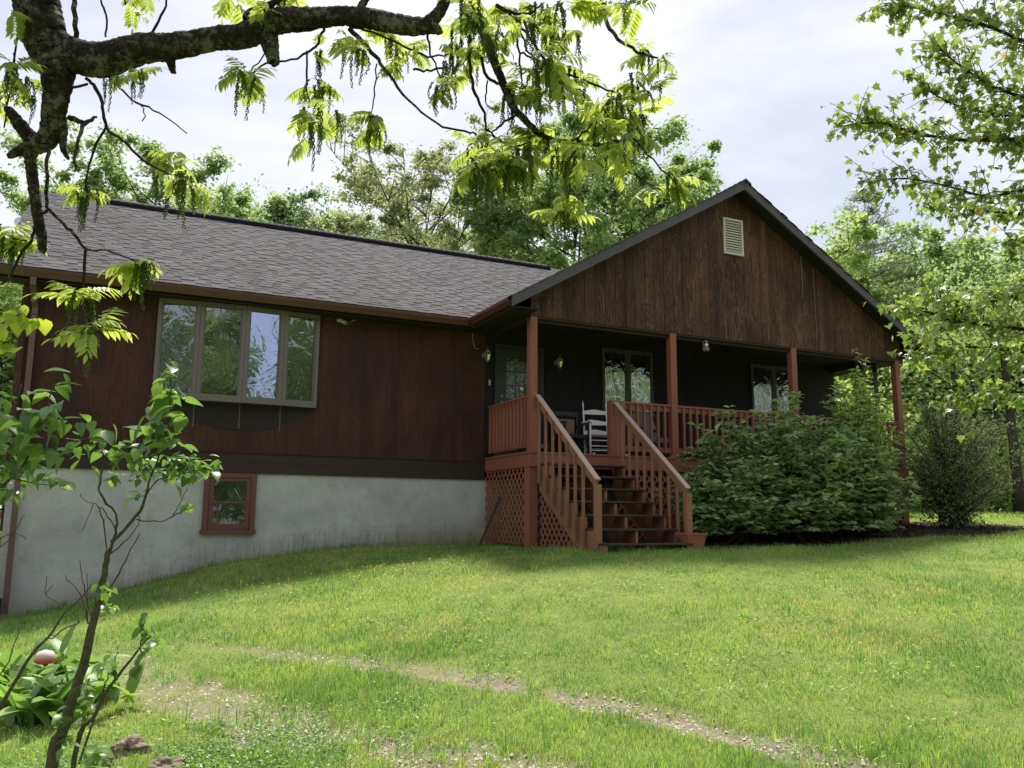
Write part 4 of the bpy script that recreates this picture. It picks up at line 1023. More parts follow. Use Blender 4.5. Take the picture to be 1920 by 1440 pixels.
# --- trees behind the photographer (mirrored in the windows)
behind = [(-16, -34, 13, 0), (-10.5, -36, 14, 2), (-6, -33, 12, 1), (-1.5, -35, 13.5, 0), (2.6, -37, 10, 2), (11.5, -34, 14, 2), (16, -36, 14, 0), (22, -33, 12, 1), (-24, -30, 13, 2), (30, -28, 12, 0), (-1, -46, 13, 2), (6.5, -44, 7.5, 0), (14, -45, 15, 0), (38, -20, 12, 2), (-30, -18, 12, 0)]
for k, (x, y, h, vi) in enumerate(behind):
    wc, H_, mt_ = VAR[vi]; plant('yard_tree', wc, (x, y, gz(x, y)), 'leafy tree across the yard, seen only mirrored in the windows', 'tree', mt_, 'trees across the yard mirrored in the windows', rot=k*1.3, sc=h/H_, key='w%d' % vi)

# --- shrubs in front of the porch
def make_shrub(seed, cx, cy, rx, ry, h, nst, L, W, whorl, per, shell=.75, z0=.1, droop=.1, core=True):
    rg = np.random.default_rng(seed); wood = MB(); zb = gz(cx, cy); tips = []
    for k in range(nst):
        th = rg.random()*2*PI; ph = math.acos(rg.uniform(.02, 1)); rr = rg.uniform(shell, 1.03)*(1+.17*math.sin(3*th+seed)*math.sin(2*ph+seed)+.13*math.sin(7*th+ph*6)+(.16 if rg.random() < .12 else 0))
        e = np.array([cx+rx*rr*math.sin(ph)*math.cos(th), cy+ry*rr*math.sin(ph)*math.sin(th), zb+z0+h*rr*math.cos(ph)**.8])
        if e[2] < zb+.12: e[2] = zb+.12+rg.random()*.2
        if k % 4 == 0:
            b0 = np.array([cx+rg.normal()*.25*rx*.6, cy+rg.normal()*.2*ry, zb-.05]); B = bez(b0, (b0+e)/2+[0, 0, h*.15], e, 6)
            wood.tube(B, np.linspace(.014, .004, 6), 4, cap=False)
            for t_ in (3, 4): tips.append((B[t_], (e-b0)/np.linalg.norm(e-b0)))
        d = e-np.array([cx, cy, zb+h*.25]); d /= np.linalg.norm(d); d[2] += .35; d /= np.linalg.norm(d)
        wood.tube([e-d*.22, e], [.005, .003], 3, cap=False)
        tips.append((e, d))
        if core: tips.append((e-d*.13+rg.normal(size=3)*.03, d))
    leaves = []
    for e, d in tips:
        for j in range(per):
            th = j*2.399+rg.random()*.5; el = rg.uniform(-.35, .75)-droop
            a = np.array([math.cos(th), math.sin(th), 0]); a = a*math.cos(el)+d*math.sin(el)+d*.15; a /= np.linalg.norm(a)
            leaves.append((e-d*rg.random()*.07*whorl, a, rg.uniform(.65, 1.2)))
    return wood, leaves
def leaf_arrays(leaves, L, W, rg):
    P = np.array([l[0] for l in leaves]); A = np.array([l[1] for l in leaves]); S = np.array([l[2] for l in leaves])[:, None]
    up = np.tile([0, 0, 1.], (len(P), 1))+rg.normal(size=(len(P), 3))*.75; B = np.cross(up, A); B /= np.linalg.norm(B, axis=1)[:, None]; N = np.cross(A, B)
    l, w = L*S, W*S
    v = [P, P+A*.35*l+B*w*.5+N*w*.18, P+A*.38*l, P+A*.35*l-B*w*.5+N*w*.18, P+A*.7*l+B*w*.36+N*(w*.15-l*.10), P+A*.7*l-N*l*.10, P+A*.7*l-B*w*.36+N*(w*.15-l*.10), P+A*l*.98-N*l*.26]
    V = np.stack(v, 1).reshape(-1, 3); n = len(P); i = np.arange(n)*8
    T = [(0, 2, 1), (0, 3, 2), (1, 2, 5), (1, 5, 4), (2, 3, 6), (2, 6, 5), (4, 5, 7), (5, 6, 7)]
    F = np.concatenate([np.stack([i+t[0], i+t[1], i+t[2]], 1) for t in T])
    return V, F, np.repeat(rg.random(n)*.999, 8)
def shrub(name, label, cat, wood, leaves, L, W, mt, loc, seed, nparts=280, wm=None):
    rg = np.random.default_rng(seed); t = thing(name, loc, label, cat)
    put('stem_thicket', wood.mesh('stem_thicket', wm or M_twig, True), t, kind='stuff')
    d = np.array([np.linalg.norm(l[0]-CAM) for l in leaves]); od = np.argsort(d); near = set(od[:nparts].tolist())
    far_ = [l for i, l in enumerate(leaves) if i not in near]
    V, F, r = leaf_arrays(far_, L, W, rg); put('foliage', fastmesh('foliage', V, F, mt, r), t, kind='stuff')
    for i in od[:nparts]:
        V, F, r = leaf_arrays([leaves[i]], L, W, rg); put('leaf', fastmesh('leaf', V, F, mt, r), t)
    return t
w1, l1 = make_shrub(5, 4.25, -3.05, 1.95, 1.05, 1.85, 1200, .12, .042, 1, 6, shell=.62)
wA, lA = make_shrub(6, 2.95, -3.1, 1.0, .75, 1.1, 260, .12, .042, 1, 6, shell=.6)
wB, lB = make_shrub(61, 5.5, -3.15, .85, .8, 1.75, 420, .12, .042, 1, 6, shell=.6)
w1.v += wA.v+wB.v; o1 = w1.n; w1.f += [tuple(i+o1 for i in q) for q in wA.f]; o1 += wA.n; w1.f += [tuple(i+o1 for i in q) for q in wB.f]; w1.r += wA.r+wB.r; w1.n += wA.n+wB.n
shrub('evergreen_shrub', 'big dense dark green shrub with pointed leaves right of the porch stairs', 'shrub', w1, l1+lA+lB, .15, .055, L_rhodo, (4.35, -3.05, gz(4.35, -3.05)), 5)
w2, l2 = make_shrub(8, 6.3, -2.65, .78, .5, 2.7, 760, .10, .03, 1, 6, shell=.35, z0=.2)
shrub('leafy_shrub', 'tall light green shrub rising behind the dark shrub at the right porch end', 'shrub', w2, l2, .12, .042, L_light, (6.75, -2.65, gz(6.75, -2.65)), 8, 120)
w3, l3 = make_shrub(18, 11.2, 2.2, 1.5, 1.3, 3.1, 900, .1, .03, 1, 6, shell=.4, z0=.2)
shrub('leafy_shrub', 'bright yellow-green shrub seen through the open right side of the porch', 'shrub', w3, l3, .13, .06, L_light, (11.2, 2.2, gz(11.2, 2.2)), 18, 0)
# twiggy shrub on the right
rg = np.random.default_rng(9); m = MB(); cx, cy = 8.55, -2.75; zb = gz(cx, cy); leaves = []
for k in range(230):
    th = rg.random()*2*PI; ph = math.acos(rg.uniform(.0, 1)); rr = rg.uniform(.55, 1.05)
    e = np.array([cx+1.75*rr*math.sin(ph)*math.cos(th)+.25, cy+1.05*rr*math.sin(ph)*math.sin(th), zb+.55+2.25*rr*math.cos(ph)**.8])
    b0 = np.array([cx+rg.normal()*.13, cy+rg.normal()*.1, zb-.05]); c = np.array([cx+(e[0]-cx)*.30, cy+(e[1]-cy)*.30, zb+(e[2]-zb)*.75]); B = bez(b0, c, e, 8)
    m.tube(B, np.linspace(.012 if k % 5 else .024, .003, 8), 4, cap=False)
    for s in range(9):
        t_ = rg.uniform(.45, 1); i = min(6, int(t_*7)); p = B[i]+(B[i+1]-B[i])*(t_*7 % 1); d = rg.normal(size=3); d[2] += .35; d /= np.linalg.norm(d); q = p+d*rg.uniform(.12, .34)
        m.tube([p, (p+q)/2+rg.normal(size=3)*.02, q], [.0035, .003, .002], 3, cap=False)
        for _ in range(6 if rg.random() < .7 else 12):
            a = rg.normal(size=3); a /= np.linalg.norm(a); leaves.append((p+(q-p)*rg.random()+rg.normal(size=3)*.02, a, rg.uniform(.5, 1)))
for k in range(1800):   # greener skirt of leaves low down
    a = rg.normal(size=3); a /= np.linalg.norm(a); th = rg.random()*6.28; r_ = rg.uniform(.1, .62); leaves.append((np.array([cx+r_*math.cos(th), cy+r_*math.sin(th)*.8, zb+rg.uniform(.05, 1.1)]), a, rg.uniform(.9, 1.9)))
shrub('twiggy_shrub', 'round grey brown twiggy shrub right of the porch with bare stems at its base', 'shrub', m, leaves, .055, .026, L_twiggy, (cx, cy, zb), 9, 60, M_farbark)

# --- foreground walnut: limbs traced in space about three metres away
wal = thing('walnut_tree', (-9.2, -12.4, gz(-9.2, -12.4)), 'lichen-covered walnut tree at the left with its long limb crossing the top', 'tree')
D0 = 3.2
def trace(pts, dz=0.):
    out = []
    for p in pts:
        u, v, w = p[:3]; dd = p[3] if len(p) > 3 else D0; out.append((atD(u, v, dd+dz), w*(.83 if w > 24 else 1)/FPX*(dd+dz)/2))
    return out
def smooth_tr(tr, k=4):
    P = np.array([t[0] for t in tr]); W_ = np.array([t[1] for t in tr]); n = len(P)
    if n < 3: return P, W_
    s = np.linspace(0, n-1, (n-1)*k+1); o = []; ow = []
    for q in s:
        i = min(int(q), n-2); f = q-i
        p0 = P[max(i-1, 0)]; p1 = P[i]; p2 = P[i+1]; p3 = P[min(i+2, n-1)]
        o.append(.5*((2*p1)+(-p0+p2)*f+(2*p0-5*p1+4*p2-p3)*f*f+(-p0+3*p1-3*p2+p3)*f**3)); ow.append(W_[i]*(1-f)+W_[i+1]*f)
    return np.array(o), np.array(ow)
rg = np.random.default_rng(20)
def limb(pts, sides=12, jit=.07, nm='limb', k=12, mt=None):
    P, W_ = smooth_tr(trace(pts), k); m = MB(); P = P+np.cumsum(rg.normal(size=P.shape)*.0012, 0)*np.linspace(0, 1, len(P))[:, None]*0+rg.normal(size=P.shape)*.0012; m.tube(P, W_, int(sides*1.6), jit*.65); return part(nm, m, mt or M_walbark, wal, smooth=True)
# trunk (out of frame at the left) and the limb leading in
P_in = atD(62, -60, D0); tb = np.array([-9.2, -12.4, gz(-9.2, -12.4)-.1])
m = MB(); Pt = np.array([tb, tb+[.05, .05, 1.3], tb+[.1, .1, 2.6], tb+[.3, .25, 4.2], tb+[.2, .5, 6.5]]); m.tube(np.array(bez(Pt[0], Pt[2], Pt[4], 14)), np.linspace(.30, .16, 14), 14, .05); part('trunk', m, M_walbark, wal, smooth=True)
j0 = bez(Pt[0], Pt[2], Pt[4], 14)[9]
m = MB(); m.tube(bez(j0, np.array([P_in[0]-.5, P_in[1], j0[2]+.35]), P_in, 10), np.linspace(.13, .098, 10), 12, .06); part('limb', m, M_walbark, wal, smooth=True)
limb([(62, -60, 96), (66, -10, 96), (76, 40, 96), (92, 90, 92), (108, 130, 76), (106, 175, 56), (100, 220, 50), (92, 256, 48), (70, 272, 40), (40, 282, 26), (14, 294, 8)], 14, .08)
limb([(84, 60, 60), (130, 100, 74), (190, 112, 78), (262, 92, 66), (330, 86, 58), (400, 73, 52), (460, 66, 56), (520, 40, 58), (590, 33, 46), (650, 30, 42), (700, 36, 46), (760, 48, 44), (806, 50, 34), (826, 62, 10)], 14, .08)
limb([(500, 60, 48), (508, 92, 36), (514, 116, 26)], 10, .1)
limb([(318, 108, 26), (322, 124, 14), (325, 137, 9)], 8, .1)
limb([(60, 262, 34), (38, 235, 30), (14, 202, 14)], 10, .12)
limb([(78, 262, 26), (58, 290, 22), (62, 340, 20), (70, 400, 19), (78, 440, 18), (79, 472, 14)], 10, .09)
limb([(108, 190, 26), (118, 240, 18), (118, 275, 12), (128, 298, 6)], 8, .1)
limb([(796, 50, 36), (826, 20, 26), (842, -30, 22), (850, -80, 20)], 10, .08)
limb([(470, 38, 40), (480, 20, 20), (520, 2, 10), (560, -30, 8)], 8)
limb([(668, 30, 18), (680, 8, 14), (694, -20, 12), (700, -60, 12)], 8)
limb([(878, -70, 30), (892, 10, 24), (908, 60, 20), (925, 110, 17), (945, 160, 15), (962, 200, 14), (985, 226, 13), (1010, 250, 11), (1040, 262, 8), (1090, 268, 7), (1130, 270, 6), (1186, 262, 4)], 8, .06)
TW = [  # twigs: (u,v,width px)
 [(142, 70, 10), (140, 20, 10), (136, -40, 10)], [(196, 70, 4), (200, 30, 4), (188, 0, 4), (182, -40, 4)], [(276, 72, 6), (298, 40, 5), (314, 0, 4), (330, -40, 4)],
 [(164, 148, 6), (180, 166, 7), (194, 200, 6), (199, 240, 6), (230, 262, 5), (262, 296, 5), (300, 318, 4), (340, 338, 3)], [(163, 158, 5), (132, 168, 5), (118, 190, 8)],
 [(199, 240, 5), (178, 280, 5), (166, 320, 4), (160, 352, 4)],
 [(202, 142, 5), (240, 180, 4), (262, 196, 4), (300, 212, 3), (350, 250, 2)], [(262, 196, 2), (272, 214, 2), (266, 228, 2)],
 [(128, 220, 12), (150, 228, 9), (158, 232, 9), (182, 218, 4)], [(156, 230, 9), (144, 270, 6), (140, 305, 6), (148, 320, 3)],
 [(96, 256, 8), (90, 300, 7), (88, 360, 7), (89, 390, 7), (120, 420, 6), (145, 446, 6), (160, 466, 5), (200, 470, 4), (262, 492, 3)],
 [(88, 392, 6), (66, 420, 5), (58, 450, 6), (36, 480, 5), (20, 520, 4), (0, 532, 3)], [(162, 464, 6), (158, 500, 6), (160, 540, 5), (168, 600, 4), (172, 640, 3)],
 [(8, 240, 3), (24, 130, 4), (44, -20, 4)], [(50, 450, 3), (24, 448, 3)],
 [(520, 62, 5), (570, 58, 5), (606, 50, 4)], [(608, 52, 6), (596, 80, 5), (576, 98, 5), (545, 112, 4), (500, 118, 4), (470, 138, 3)], [(576, 98, 4), (574, 150, 4), (580, 200, 3)], [(495, 100, 3), (470, 135, 3), (455, 142, 2)],
 [(655, 52, 10), (690, 90, 8), (715, 120, 7), (745, 165, 5), (790, 210, 4), (830, 236, 4), (880, 248, 4), (896, 256, 3)],
 [(655, 50, 5), (700, 60, 4), (760, 90, 4), (800, 105, 4), (840, 102, 3)], [(706, 120, 3), (702, 180, 3), (697, 212, 2), (704, 230, 2)], [(775, 130, 5), (800, 132, 4), (830, 126, 4)],
 [(826, 30, 6), (806, 50, 5), (804, 90, 4), (815, 120, 3), (828, 150, 3)], [(896, -40, 6), (880, 80, 7), (884, 130, 6), (888, 165, 6), (905, 205, 5), (912, 240, 4), (912, 290, 4), (914, 300, 4)], [(914, 298, 4), (896, 310, 3), (888, 316, 2)], [(914, 298, 4), (935, 306, 3), (945, 308, 2)],
 [(900, 108, 6), (914, 145, 6), (938, 158, 6), (950, 180, 5), (956, 200, 5)], [(914, 148, 3), (911, 180, 3), (914, 196, 2), (926, 206, 2)], [(912, 242, 5), (935, 262, 5), (965, 275, 4), (985, 268, 3)], [(968, 218, 5), (940, 232, 4), (920, 252, 3), (900, 280, 2)],
 [(930, 10, 8), (955, 24, 7), (975, 26, 5), (1000, 22, 4), (1016, 6, 3)], [(955, 24, 6), (964, 50, 4), (972, 90, 4), (976, 130, 4), (980, 155, 3), (974, 165, 3)], [(960, 30, 5), (985, 60, 5), (1005, 85, 5), (1020, 108, 5), (1030, 112, 3)],
 [(968, 42, 4), (986, 85, 4), (990, 98, 4), (1012, 116, 3), (1028, 112, 3)], [(976, 98, 4), (1000, 112, 4), (1012, 124, 3)], [(955, 168, 3), (960, 225, 3), (952, 250, 2), (966, 268, 2)],
 [(1126, -30, 9), (1130, 10, 9), (1140, 45, 8), (1158, 72, 7), (1185, 92, 6), (1210, 102, 5), (1240, 112, 3)],
 [(1040, 130, 5), (1080, 145, 4), (1120, 162, 4), (1150, 172, 3)], [(1082, 262, 7), (1120, 272, 6), (1160, 264, 5), (1186, 258, 4), (1215, 290, 3), (1250, 325, 3), (1262, 340, 2)], [(1110, 268, 4), (1150, 292, 4), (1185, 320, 3), (1225, 350, 2)],
 [(1078, 290, 4), (1070, 340, 3), (1066, 370, 3), (1055, 400, 2)], [(1070, 262, 4), (1100, 245, 4), (1130, 205, 3), (1150, 200, 2)], [(25, 100, 3), (30, 160, 3), (70, 190, 3)], [(235, 8, 3), (230, -30, 3)], [(1232, -10, 3), (1228, -40, 3)],
]
rg = np.random.default_rng(21)
for k, tw in enumerate(TW):
    d0 = 0.
    P, W_ = smooth_tr(trace(tw), 4); P = P+rg.normal(size=P.shape)*.0025; m = MB(); m.tube(P, np.maximum(W_, .0022), 6, .08); part('twig', m, M_twig if W_.max() < .008 else M_walbark, wal, smooth=True)
# compound leaves
def frond_mesh(seed, L=.19, pairs=6, droop=.9):
    rg = np.random.default_rng(seed); V = []; F = []; m = MB(); sp = np.linspace(0, 1, 8)
    curve = lambda t: np.array([L*t*(1-.12*t), L*.06*math.sin(t*3+seed), -L*droop*.42*t*t])
    m.tube([curve(t) for t in sp], np.linspace(.0016, .0007, 8), 4, cap=False, r=.2)
    ks = [(.16+.80*i/pairs, s) for i in range(pairs) for s in (-1, 1)]+[(1., 0)]
    for t, s in ks:
        p = curve(t); q = curve(min(1, t+.03))-curve(t-.03); q /= np.linalg.norm(q); sd_ = np.array([-q[1], q[0], 0]); sd_ /= np.linalg.norm(sd_)
        ln = L*(.24+.20*math.sin(PI*min(.95, t*.85+.12)))*rg.uniform(.85, 1.12); wd = ln*.36
        d = (q*.55+sd_*s*.75 if s else q)+np.array([0, 0, -1.])*rg.uniform(.15, .65); d /= np.linalg.norm(d)
        b = np.cross(np.array([0, 0, 1.])+q*.3, d); b /= np.linalg.norm(b); n = np.cross(d, b)
        cv = rg.uniform(.05, .25)
        lv = [p, p+d*.28*ln+b*wd*.42+n*wd*.15, p+d*.3*ln, p+d*.28*ln-b*wd*.42+n*wd*.15, p+d*.6*ln+b*wd*.46+n*(wd*.15-ln*cv*.4), p+d*.6*ln-n*ln*cv*.4, p+d*.6*ln-b*wd*.46+n*(wd*.15-ln*cv*.4), p+d*ln-n*ln*cv]
        m.add(lv, [(0, 2, 1), (0, 3, 2), (1, 2, 5, 4), (2, 3, 6, 5), (4, 5, 7), (5, 6, 7)], rg.random()*.35)
    return m.mesh('compound_leaf', L_walnut, False)
FR = [frond_mesh(100+i, L=.135*(.8+.045*i), pairs=5+i % 3, droop=.3+.12*(i % 6)) for i in range(10)]
def catkin_mesh(seed, L=.13):
    rg = np.random.default_rng(seed); m = MB(); n = int(L/.0062)
    wob = rg.normal(size=2)*.012
    for i in range(n):
        t = i/n; c = np.array([wob[0]*math.sin(t*3), wob[1]*math.sin(t*2.5), -L*t]); th = i*2.4; r_ = .0072*(1-.4*t)
        for s in (0, PI):
            c2 = c+np.array([math.cos(th+s), math.sin(th+s), 0])*.0042; k = r_*rg.uniform(.6, .95)
            m.add([c2+[k, 0, 0], c2-[k, 0, 0], c2+[0, k, 0], c2-[0, k, 0], c2+[0, 0, k*.8], c2-[0, 0, k]], [(0, 2, 4), (2, 1, 4), (1, 3, 4), (3, 0, 4), (2, 0, 5), (1, 2, 5), (3, 1, 5), (0, 3, 5)])
    return m.mesh('catkin', L_catkin)
CK = [catkin_mesh(200+i, .08+.017*i) for i in range(7)]
# clusters: u, v, leaves, catkins, spread px, size
CL = [(455,140,6,5,16,1.0),(488,158,2,4,10,.8),(596,96,4,3,14,.9),(600,165,6,6,16,1.0),(578,205,4,5,14,.95),(590,235,4,6,14,1.),(622,210,2,2,10,.8),(240,136,3,6,12,.8),(262,132,2,3,8,.8),(196,146,2,3,8,.8),
 (318,312,7,12,26,1.2),(345,330,4,8,16,1.1),(158,352,6,10,12,1.),(264,492,6,9,12,1.),(166,556,7,7,14,1.1),(172,622,6,9,14,1.),(14,440,7,9,20,1.1),(36,456,3,4,12,.9),(18,120,5,5,16,1.),(40,150,3,6,14,.9),(60,180,2,3,10,.9),(-4,180,3,3,12,1.),(20,20,2,0,10,.9),
 (702,218,3,6,8,.9),(712,240,4,6,10,.9),(820,160,3,6,10,.8),(840,152,2,3,10,.8),(232,-6,4,0,10,1.),(270,-4,3,0,8,1.),(440,-6,3,0,8,1.),(528,-8,3,5,16,.9),(500,14,3,2,10,.8),
 (655,78,4,5,14,.9),(680,100,3,5,12,.9),(735,70,4,6,14,.9),(768,96,3,5,14,.9),(740,120,3,0,12,.8),(848,90,3,8,14,.95),(850,118,2,5,12,.9),(866,52,5,4,18,1.),(896,30,4,7,16,1.05),(880,10,4,7,16,1.),(914,60,4,5,14,1.),(905,96,2,3,12,1.1),
 (935,40,3,2,12,.9),(975,20,3,7,14,1.),(990,40,2,7,14,1.),(1010,20,4,8,16,1.),(1032,40,4,8,16,1.),(1046,70,3,5,14,.9),(1060,10,4,4,16,1.),(1078,60,3,2,12,.9),(1000,130,2,3,10,.9),(1030,110,5,9,16,1.05),(1048,125,5,9,14,1.05),(1062,150,4,7,16,1.),(1080,170,3,2,12,1.),
 (975,162,4,7,14,1.),(962,178,3,5,12,1.),(1000,190,2,5,12,.9),(905,262,4,2,14,.8),(890,280,5,4,16,1.),(896,310,6,8,14,1.15),(945,306,5,9,14,1.15),(925,285,3,3,14,1.),(980,280,7,9,18,1.15),(1000,250,6,3,18,1.2),(1030,262,6,5,18,1.1),(1060,280,5,7,16,1.1),
 (1100,290,3,1,14,1.),(1120,215,5,3,16,1.),(1150,182,5,7,12,1.05),(1165,200,4,4,16,1.),(1190,150,4,2,14,.95),(1206,215,5,6,14,1.),(1228,175,3,2,12,.9),(1180,240,4,4,16,1.),(1160,270,4,1,16,1.),(1140,245,3,3,14,.9),(1135,295,2,1,12,.9),
 (1205,98,5,4,12,.9),(1238,112,3,2,8,.7),(1140,8,3,2,10,.9),(1112,22,1,0,6,.7),(1180,2,4,2,14,.9),(1250,330,5,3,12,1.),(1225,352,4,2,12,1.),(1262,350,3,2,10,.9),(1068,372,3,2,8,.9),(1052,400,5,4,10,1.05),(1190,312,2,0,10,.8)]
nf = nc = 0; wf = MB(); wc_ = MB(); od_ = rg.permutation(len(CL))
def merge(mb, me_, A, r): mb.add([A @ q.co for q in me_.vertices], [tuple(q.vertices) for q in me_.polygons], r)
for ci_ in od_:
    (u, v, nl, nk, sp, sz) = CL[ci_]
    dd = D0+rg.uniform(-.25, .25); base_ = atD(u, v, dd)
    for j in range(int(nl*1.2+.5)):
        p = base_+rg.normal(size=3)*sp*.55/FPX*dd; sc = sz*rg.uniform(.6, 1.08); th = rg.uniform(0, 2*PI)
        A = Matrix.Translation(p) @ orient(th, R(rg.uniform(-35, 35)), R(rg.uniform(-20, 20)), sc); nf += 1
        if nf < 298: put('compound_leaf', FR[rg.integers(10)], wal, A)
        else: merge(wf, FR[rg.integers(10)], A, rg.random()*.95)
    for j in range(nk):
        p = base_+rg.normal(size=3)*[sp*.8, sp*.8, sp*.25]/FPX*dd; sc = sz*rg.uniform(.75, 1.05); nc += 1
        A = Matrix.Translation(p) @ orient(rg.uniform(0, 6.3), 0, R(rg.uniform(-8, 8)), sc)
        if nc < 298: put('catkin', CK[rg.integers(7)], wal, A)
        else: merge(wc_, CK[rg.integers(7)], A, rg.random()*.95)
part('foliage', wf, L_walnut, wal, kind='stuff'); part('catkin_mass', wc_, L_catkin, wal, kind='stuff')
# --- maple at the right: branches reach in from outside the frame
map_ = thing('maple_tree', (3.3, -9.0, gz(3.3, -9.0)), 'young maple at the right whose lobed leaves hang in front of the gable end', 'tree')
DM = 6.3
b_ = np.array([4.6, -9.3, gz(4.6, -9.3)-.1]); b_ = atD(2290, 1000, 6.6); b_[2] = gz(b_[0], b_[1])-.1
Tm = np.array([b_+[0, 0, 0], b_+[.05, .02, 1.2], b_+[.0, .05, 2.6], b_+[-.1, .05, 4.2], b_+[-.15, .1, 6.2], b_+[-.1, .1, 7.5]])
m = MB(); m.tube(Tm, np.linspace(.11, .03, 6), 9, .05); part('trunk', m, M_farbark, map_, smooth=True)
def maple_leaf():
    pts = [(0, 0), (.10, .20), (.02, .46), (.30, .32), (.42, .50), (.55, .22), (1., .0)]
    V = [(p[0], p[1], .10*abs(p[1])-.18*p[0]**2) for p in pts]+[(p[0], -p[1], .10*abs(p[1])-.18*p[0]**2) for p in pts[1:-1]]+[(.35, 0, -.03)]
    c = 12; Fq = [(c, 0, 1), (c, 1, 2), (c, 2, 3), (c, 3, 4), (c, 4, 5), (c, 5, 6), (c, 7, 0), (c, 8, 7), (c, 9, 8), (c, 10, 9), (c, 11, 10), (c, 6, 11)]
    return np.array(V), Fq
MLV, MLF = maple_leaf()
mlm = MB(); mlm.add(MLV*.066, MLF, 0.); ML = mlm.mesh('leaf', L_maple)
BR = [ # main boughs (u,v,w) from outside inwards, leaf density
 ([(2250, 300, 20), (2080, 280, 14), (1960, 262, 10), (1880, 262, 8), (1800, 262, 6), (1720, 250, 5), (1660, 232, 4), (1600, 232, 2)], 1.),
 ([(2250, 300, 16), (2050, 330, 10), (1920, 355, 7), (1850, 368, 5), (1780, 350, 4), (1700, 335, 3), (1628, 340, 2)], .7),
 ([(2250, 240, 18), (2060, 150, 12), (1960, 100, 9), (1880, 60, 7), (1800, 34, 5), (1720, 16, 3), (1680, 8, 2)], 1.),
 ([(2200, 160, 14), (2040, 60, 9), (1940, 0, 7), (1860, -40, 5), (1780, -60, 3)], .9),
 ([(2230, 240, 14), (2060, 210, 9), (1960, 190, 7), (1880, 170, 6), (1810, 130, 4), (1760, 90, 2)], 1.1),
 ([(2230, 280, 14), (2060, 230, 9), (1960, 220, 7), (1880, 215, 6), (1800, 200, 4), (1740, 170, 2)], 1.),
 ([(2230, 350, 14), (2060, 400, 8), (1960, 410, 6), (1900, 400, 5), (1830, 395, 3), (1760, 385, 2)], .8),
 ([(2260, 640, 16), (2060, 640, 10), (1960, 625, 7), (1880, 612, 6), (1800, 604, 5), (1760, 592, 3), (1700, 574, 2)], .9),
 ([(2260, 660, 14), (2060, 670, 9), (1960, 665, 7), (1880, 655, 5), (1800, 650, 4), (1765, 655, 3), (1725, 664, 2)], .85),
 ([(2260, 620, 14), (2060, 560, 9), (1960, 540, 7), (1880, 560, 5), (1820, 575, 3), (1780, 570, 2)], .9),
 ([(2260, 700, 14), (2080, 720, 8), (1980, 730, 6), (1920, 735, 5), (1860, 740, 3), (1830, 750, 2)], .7),
 ([(2260, 480, 14), (2080, 450, 8), (1980, 440, 6), (1930, 450, 4), (1890, 470, 3)], .5),
]
mlv = []
for bi, (pts, dn) in enumerate(BR):
    dd = DM+rg.uniform(-.5, .5); tr = [(atD(u, v, dd+(.3 if i == 0 else 0)), w/FPX*dd/2) for i, (u, v, w) in enumerate(pts)]
    tr[0] = (np.array([Tm[3][0], Tm[3][1], tr[0][0][2]-.1 if tr[0][0][2] < b_[2]+7 else Tm[4][2]]), tr[0][1])
    P, W_ = smooth_tr(tr, 4); m = MB(); m.tube(P, np.maximum(W_, .003), 6, .04); part('branch', m, M_twig, map_, smooth=True)
    n = len(P)
    for i in range(4, n):
        for s in range(int(4.2*dn+rg.random())):
            p = P[i]+(P[i]-P[i-1])*rg.uniform(-.5, .5); d = P[i]-P[i-1]; d = d/np.linalg.norm(d); sd_ = np.array(RT)*0+rg.normal(size=3)*.8; sd_[2] = rg.normal()*.55+.05; q = d*.9+sd_; q /= np.linalg.norm(q)
            ln = rg.uniform(.10, .42)*(1.15-.4*i/n); e = p+q*ln+[0, 0, -.03*ln]
            m = MB(); m.tube([p, p+q*ln*.5+[0, 0, .02], e], [.0035, .0028, .0016], 4, cap=False); part('twig', m, M_twig, map_)
            for c_ in range(int(4+ln*16*dn)):
                t_ = rg.uniform(.2, 1.08); mlv.append(p+(e-p)*t_+rg.normal(size=3)*[.035, .035, .02])
mlv = np.array(mlv); vis = mlv; od = np.argsort(np.linalg.norm(mlv-CAM, axis=1))
def leafmat_at(p): return Matrix.Translation(p) @ orient(rg.uniform(0, 6.3), R(rg.uniform(-75, -5)), R(rg.uniform(-35, 35)), rg.uniform(.6, 1.15))
fm = MB(); ml8 = [Vector(v*.066) for v in MLV]
for k, i in enumerate(od):
    A = leafmat_at(mlv[i])
    if k < 285: put('leaf', ML, map_, A)
    else: fm.add([A @ v for v in ml8], MLF, random.random()*.999)
part('foliage', fm, L_maple, map_, kind='stuff')
print('maple leaves', len(mlv), 'fronds', nf, 'catkins', nc)

# --- lilac in the left foreground
DL = 2.7
lil = thing('lilac_bush', tuple(list(atD(96, 1500, DL)[:2])+[gz(*atD(96, 1500, DL)[:2])]), 'leggy lilac bush in the left foreground with heart-shaped leaves and bare twigs', 'shrub')
def hleaf(L, W_, bend=.25, mt=None):
    V = []; F_ = []; ts = [0, .12, .35, .62, .85, 1.]; ws = [.16, .46, .5, .34, .14, 0.]
    for t, w in zip(ts, ws):
        z = -bend*L*t*t; x = L*t
        V += [(x-(.08*L if t == 0 else 0), w*W_, z+.22*w*W_), (x, 0, z), (x-(.08*L if t == 0 else 0), -w*W_, z+.22*w*W_)]
    for i in range(5): a = i*3; F_ += [(a, a+1, a+4, a+3), (a+1, a+2, a+5, a+4)]
    m = MB(); m.add(V, F_, 0.); return m.mesh('leaf', mt or L_lilac, True)
LH = [hleaf(.068, .046, b) for b in (.15, .3, .5)]; LY = [hleaf(.06, .06, b, L_yellow) for b in (.1, .3)]
zg0 = gz(*atD(96, 1500, DL)[:2])
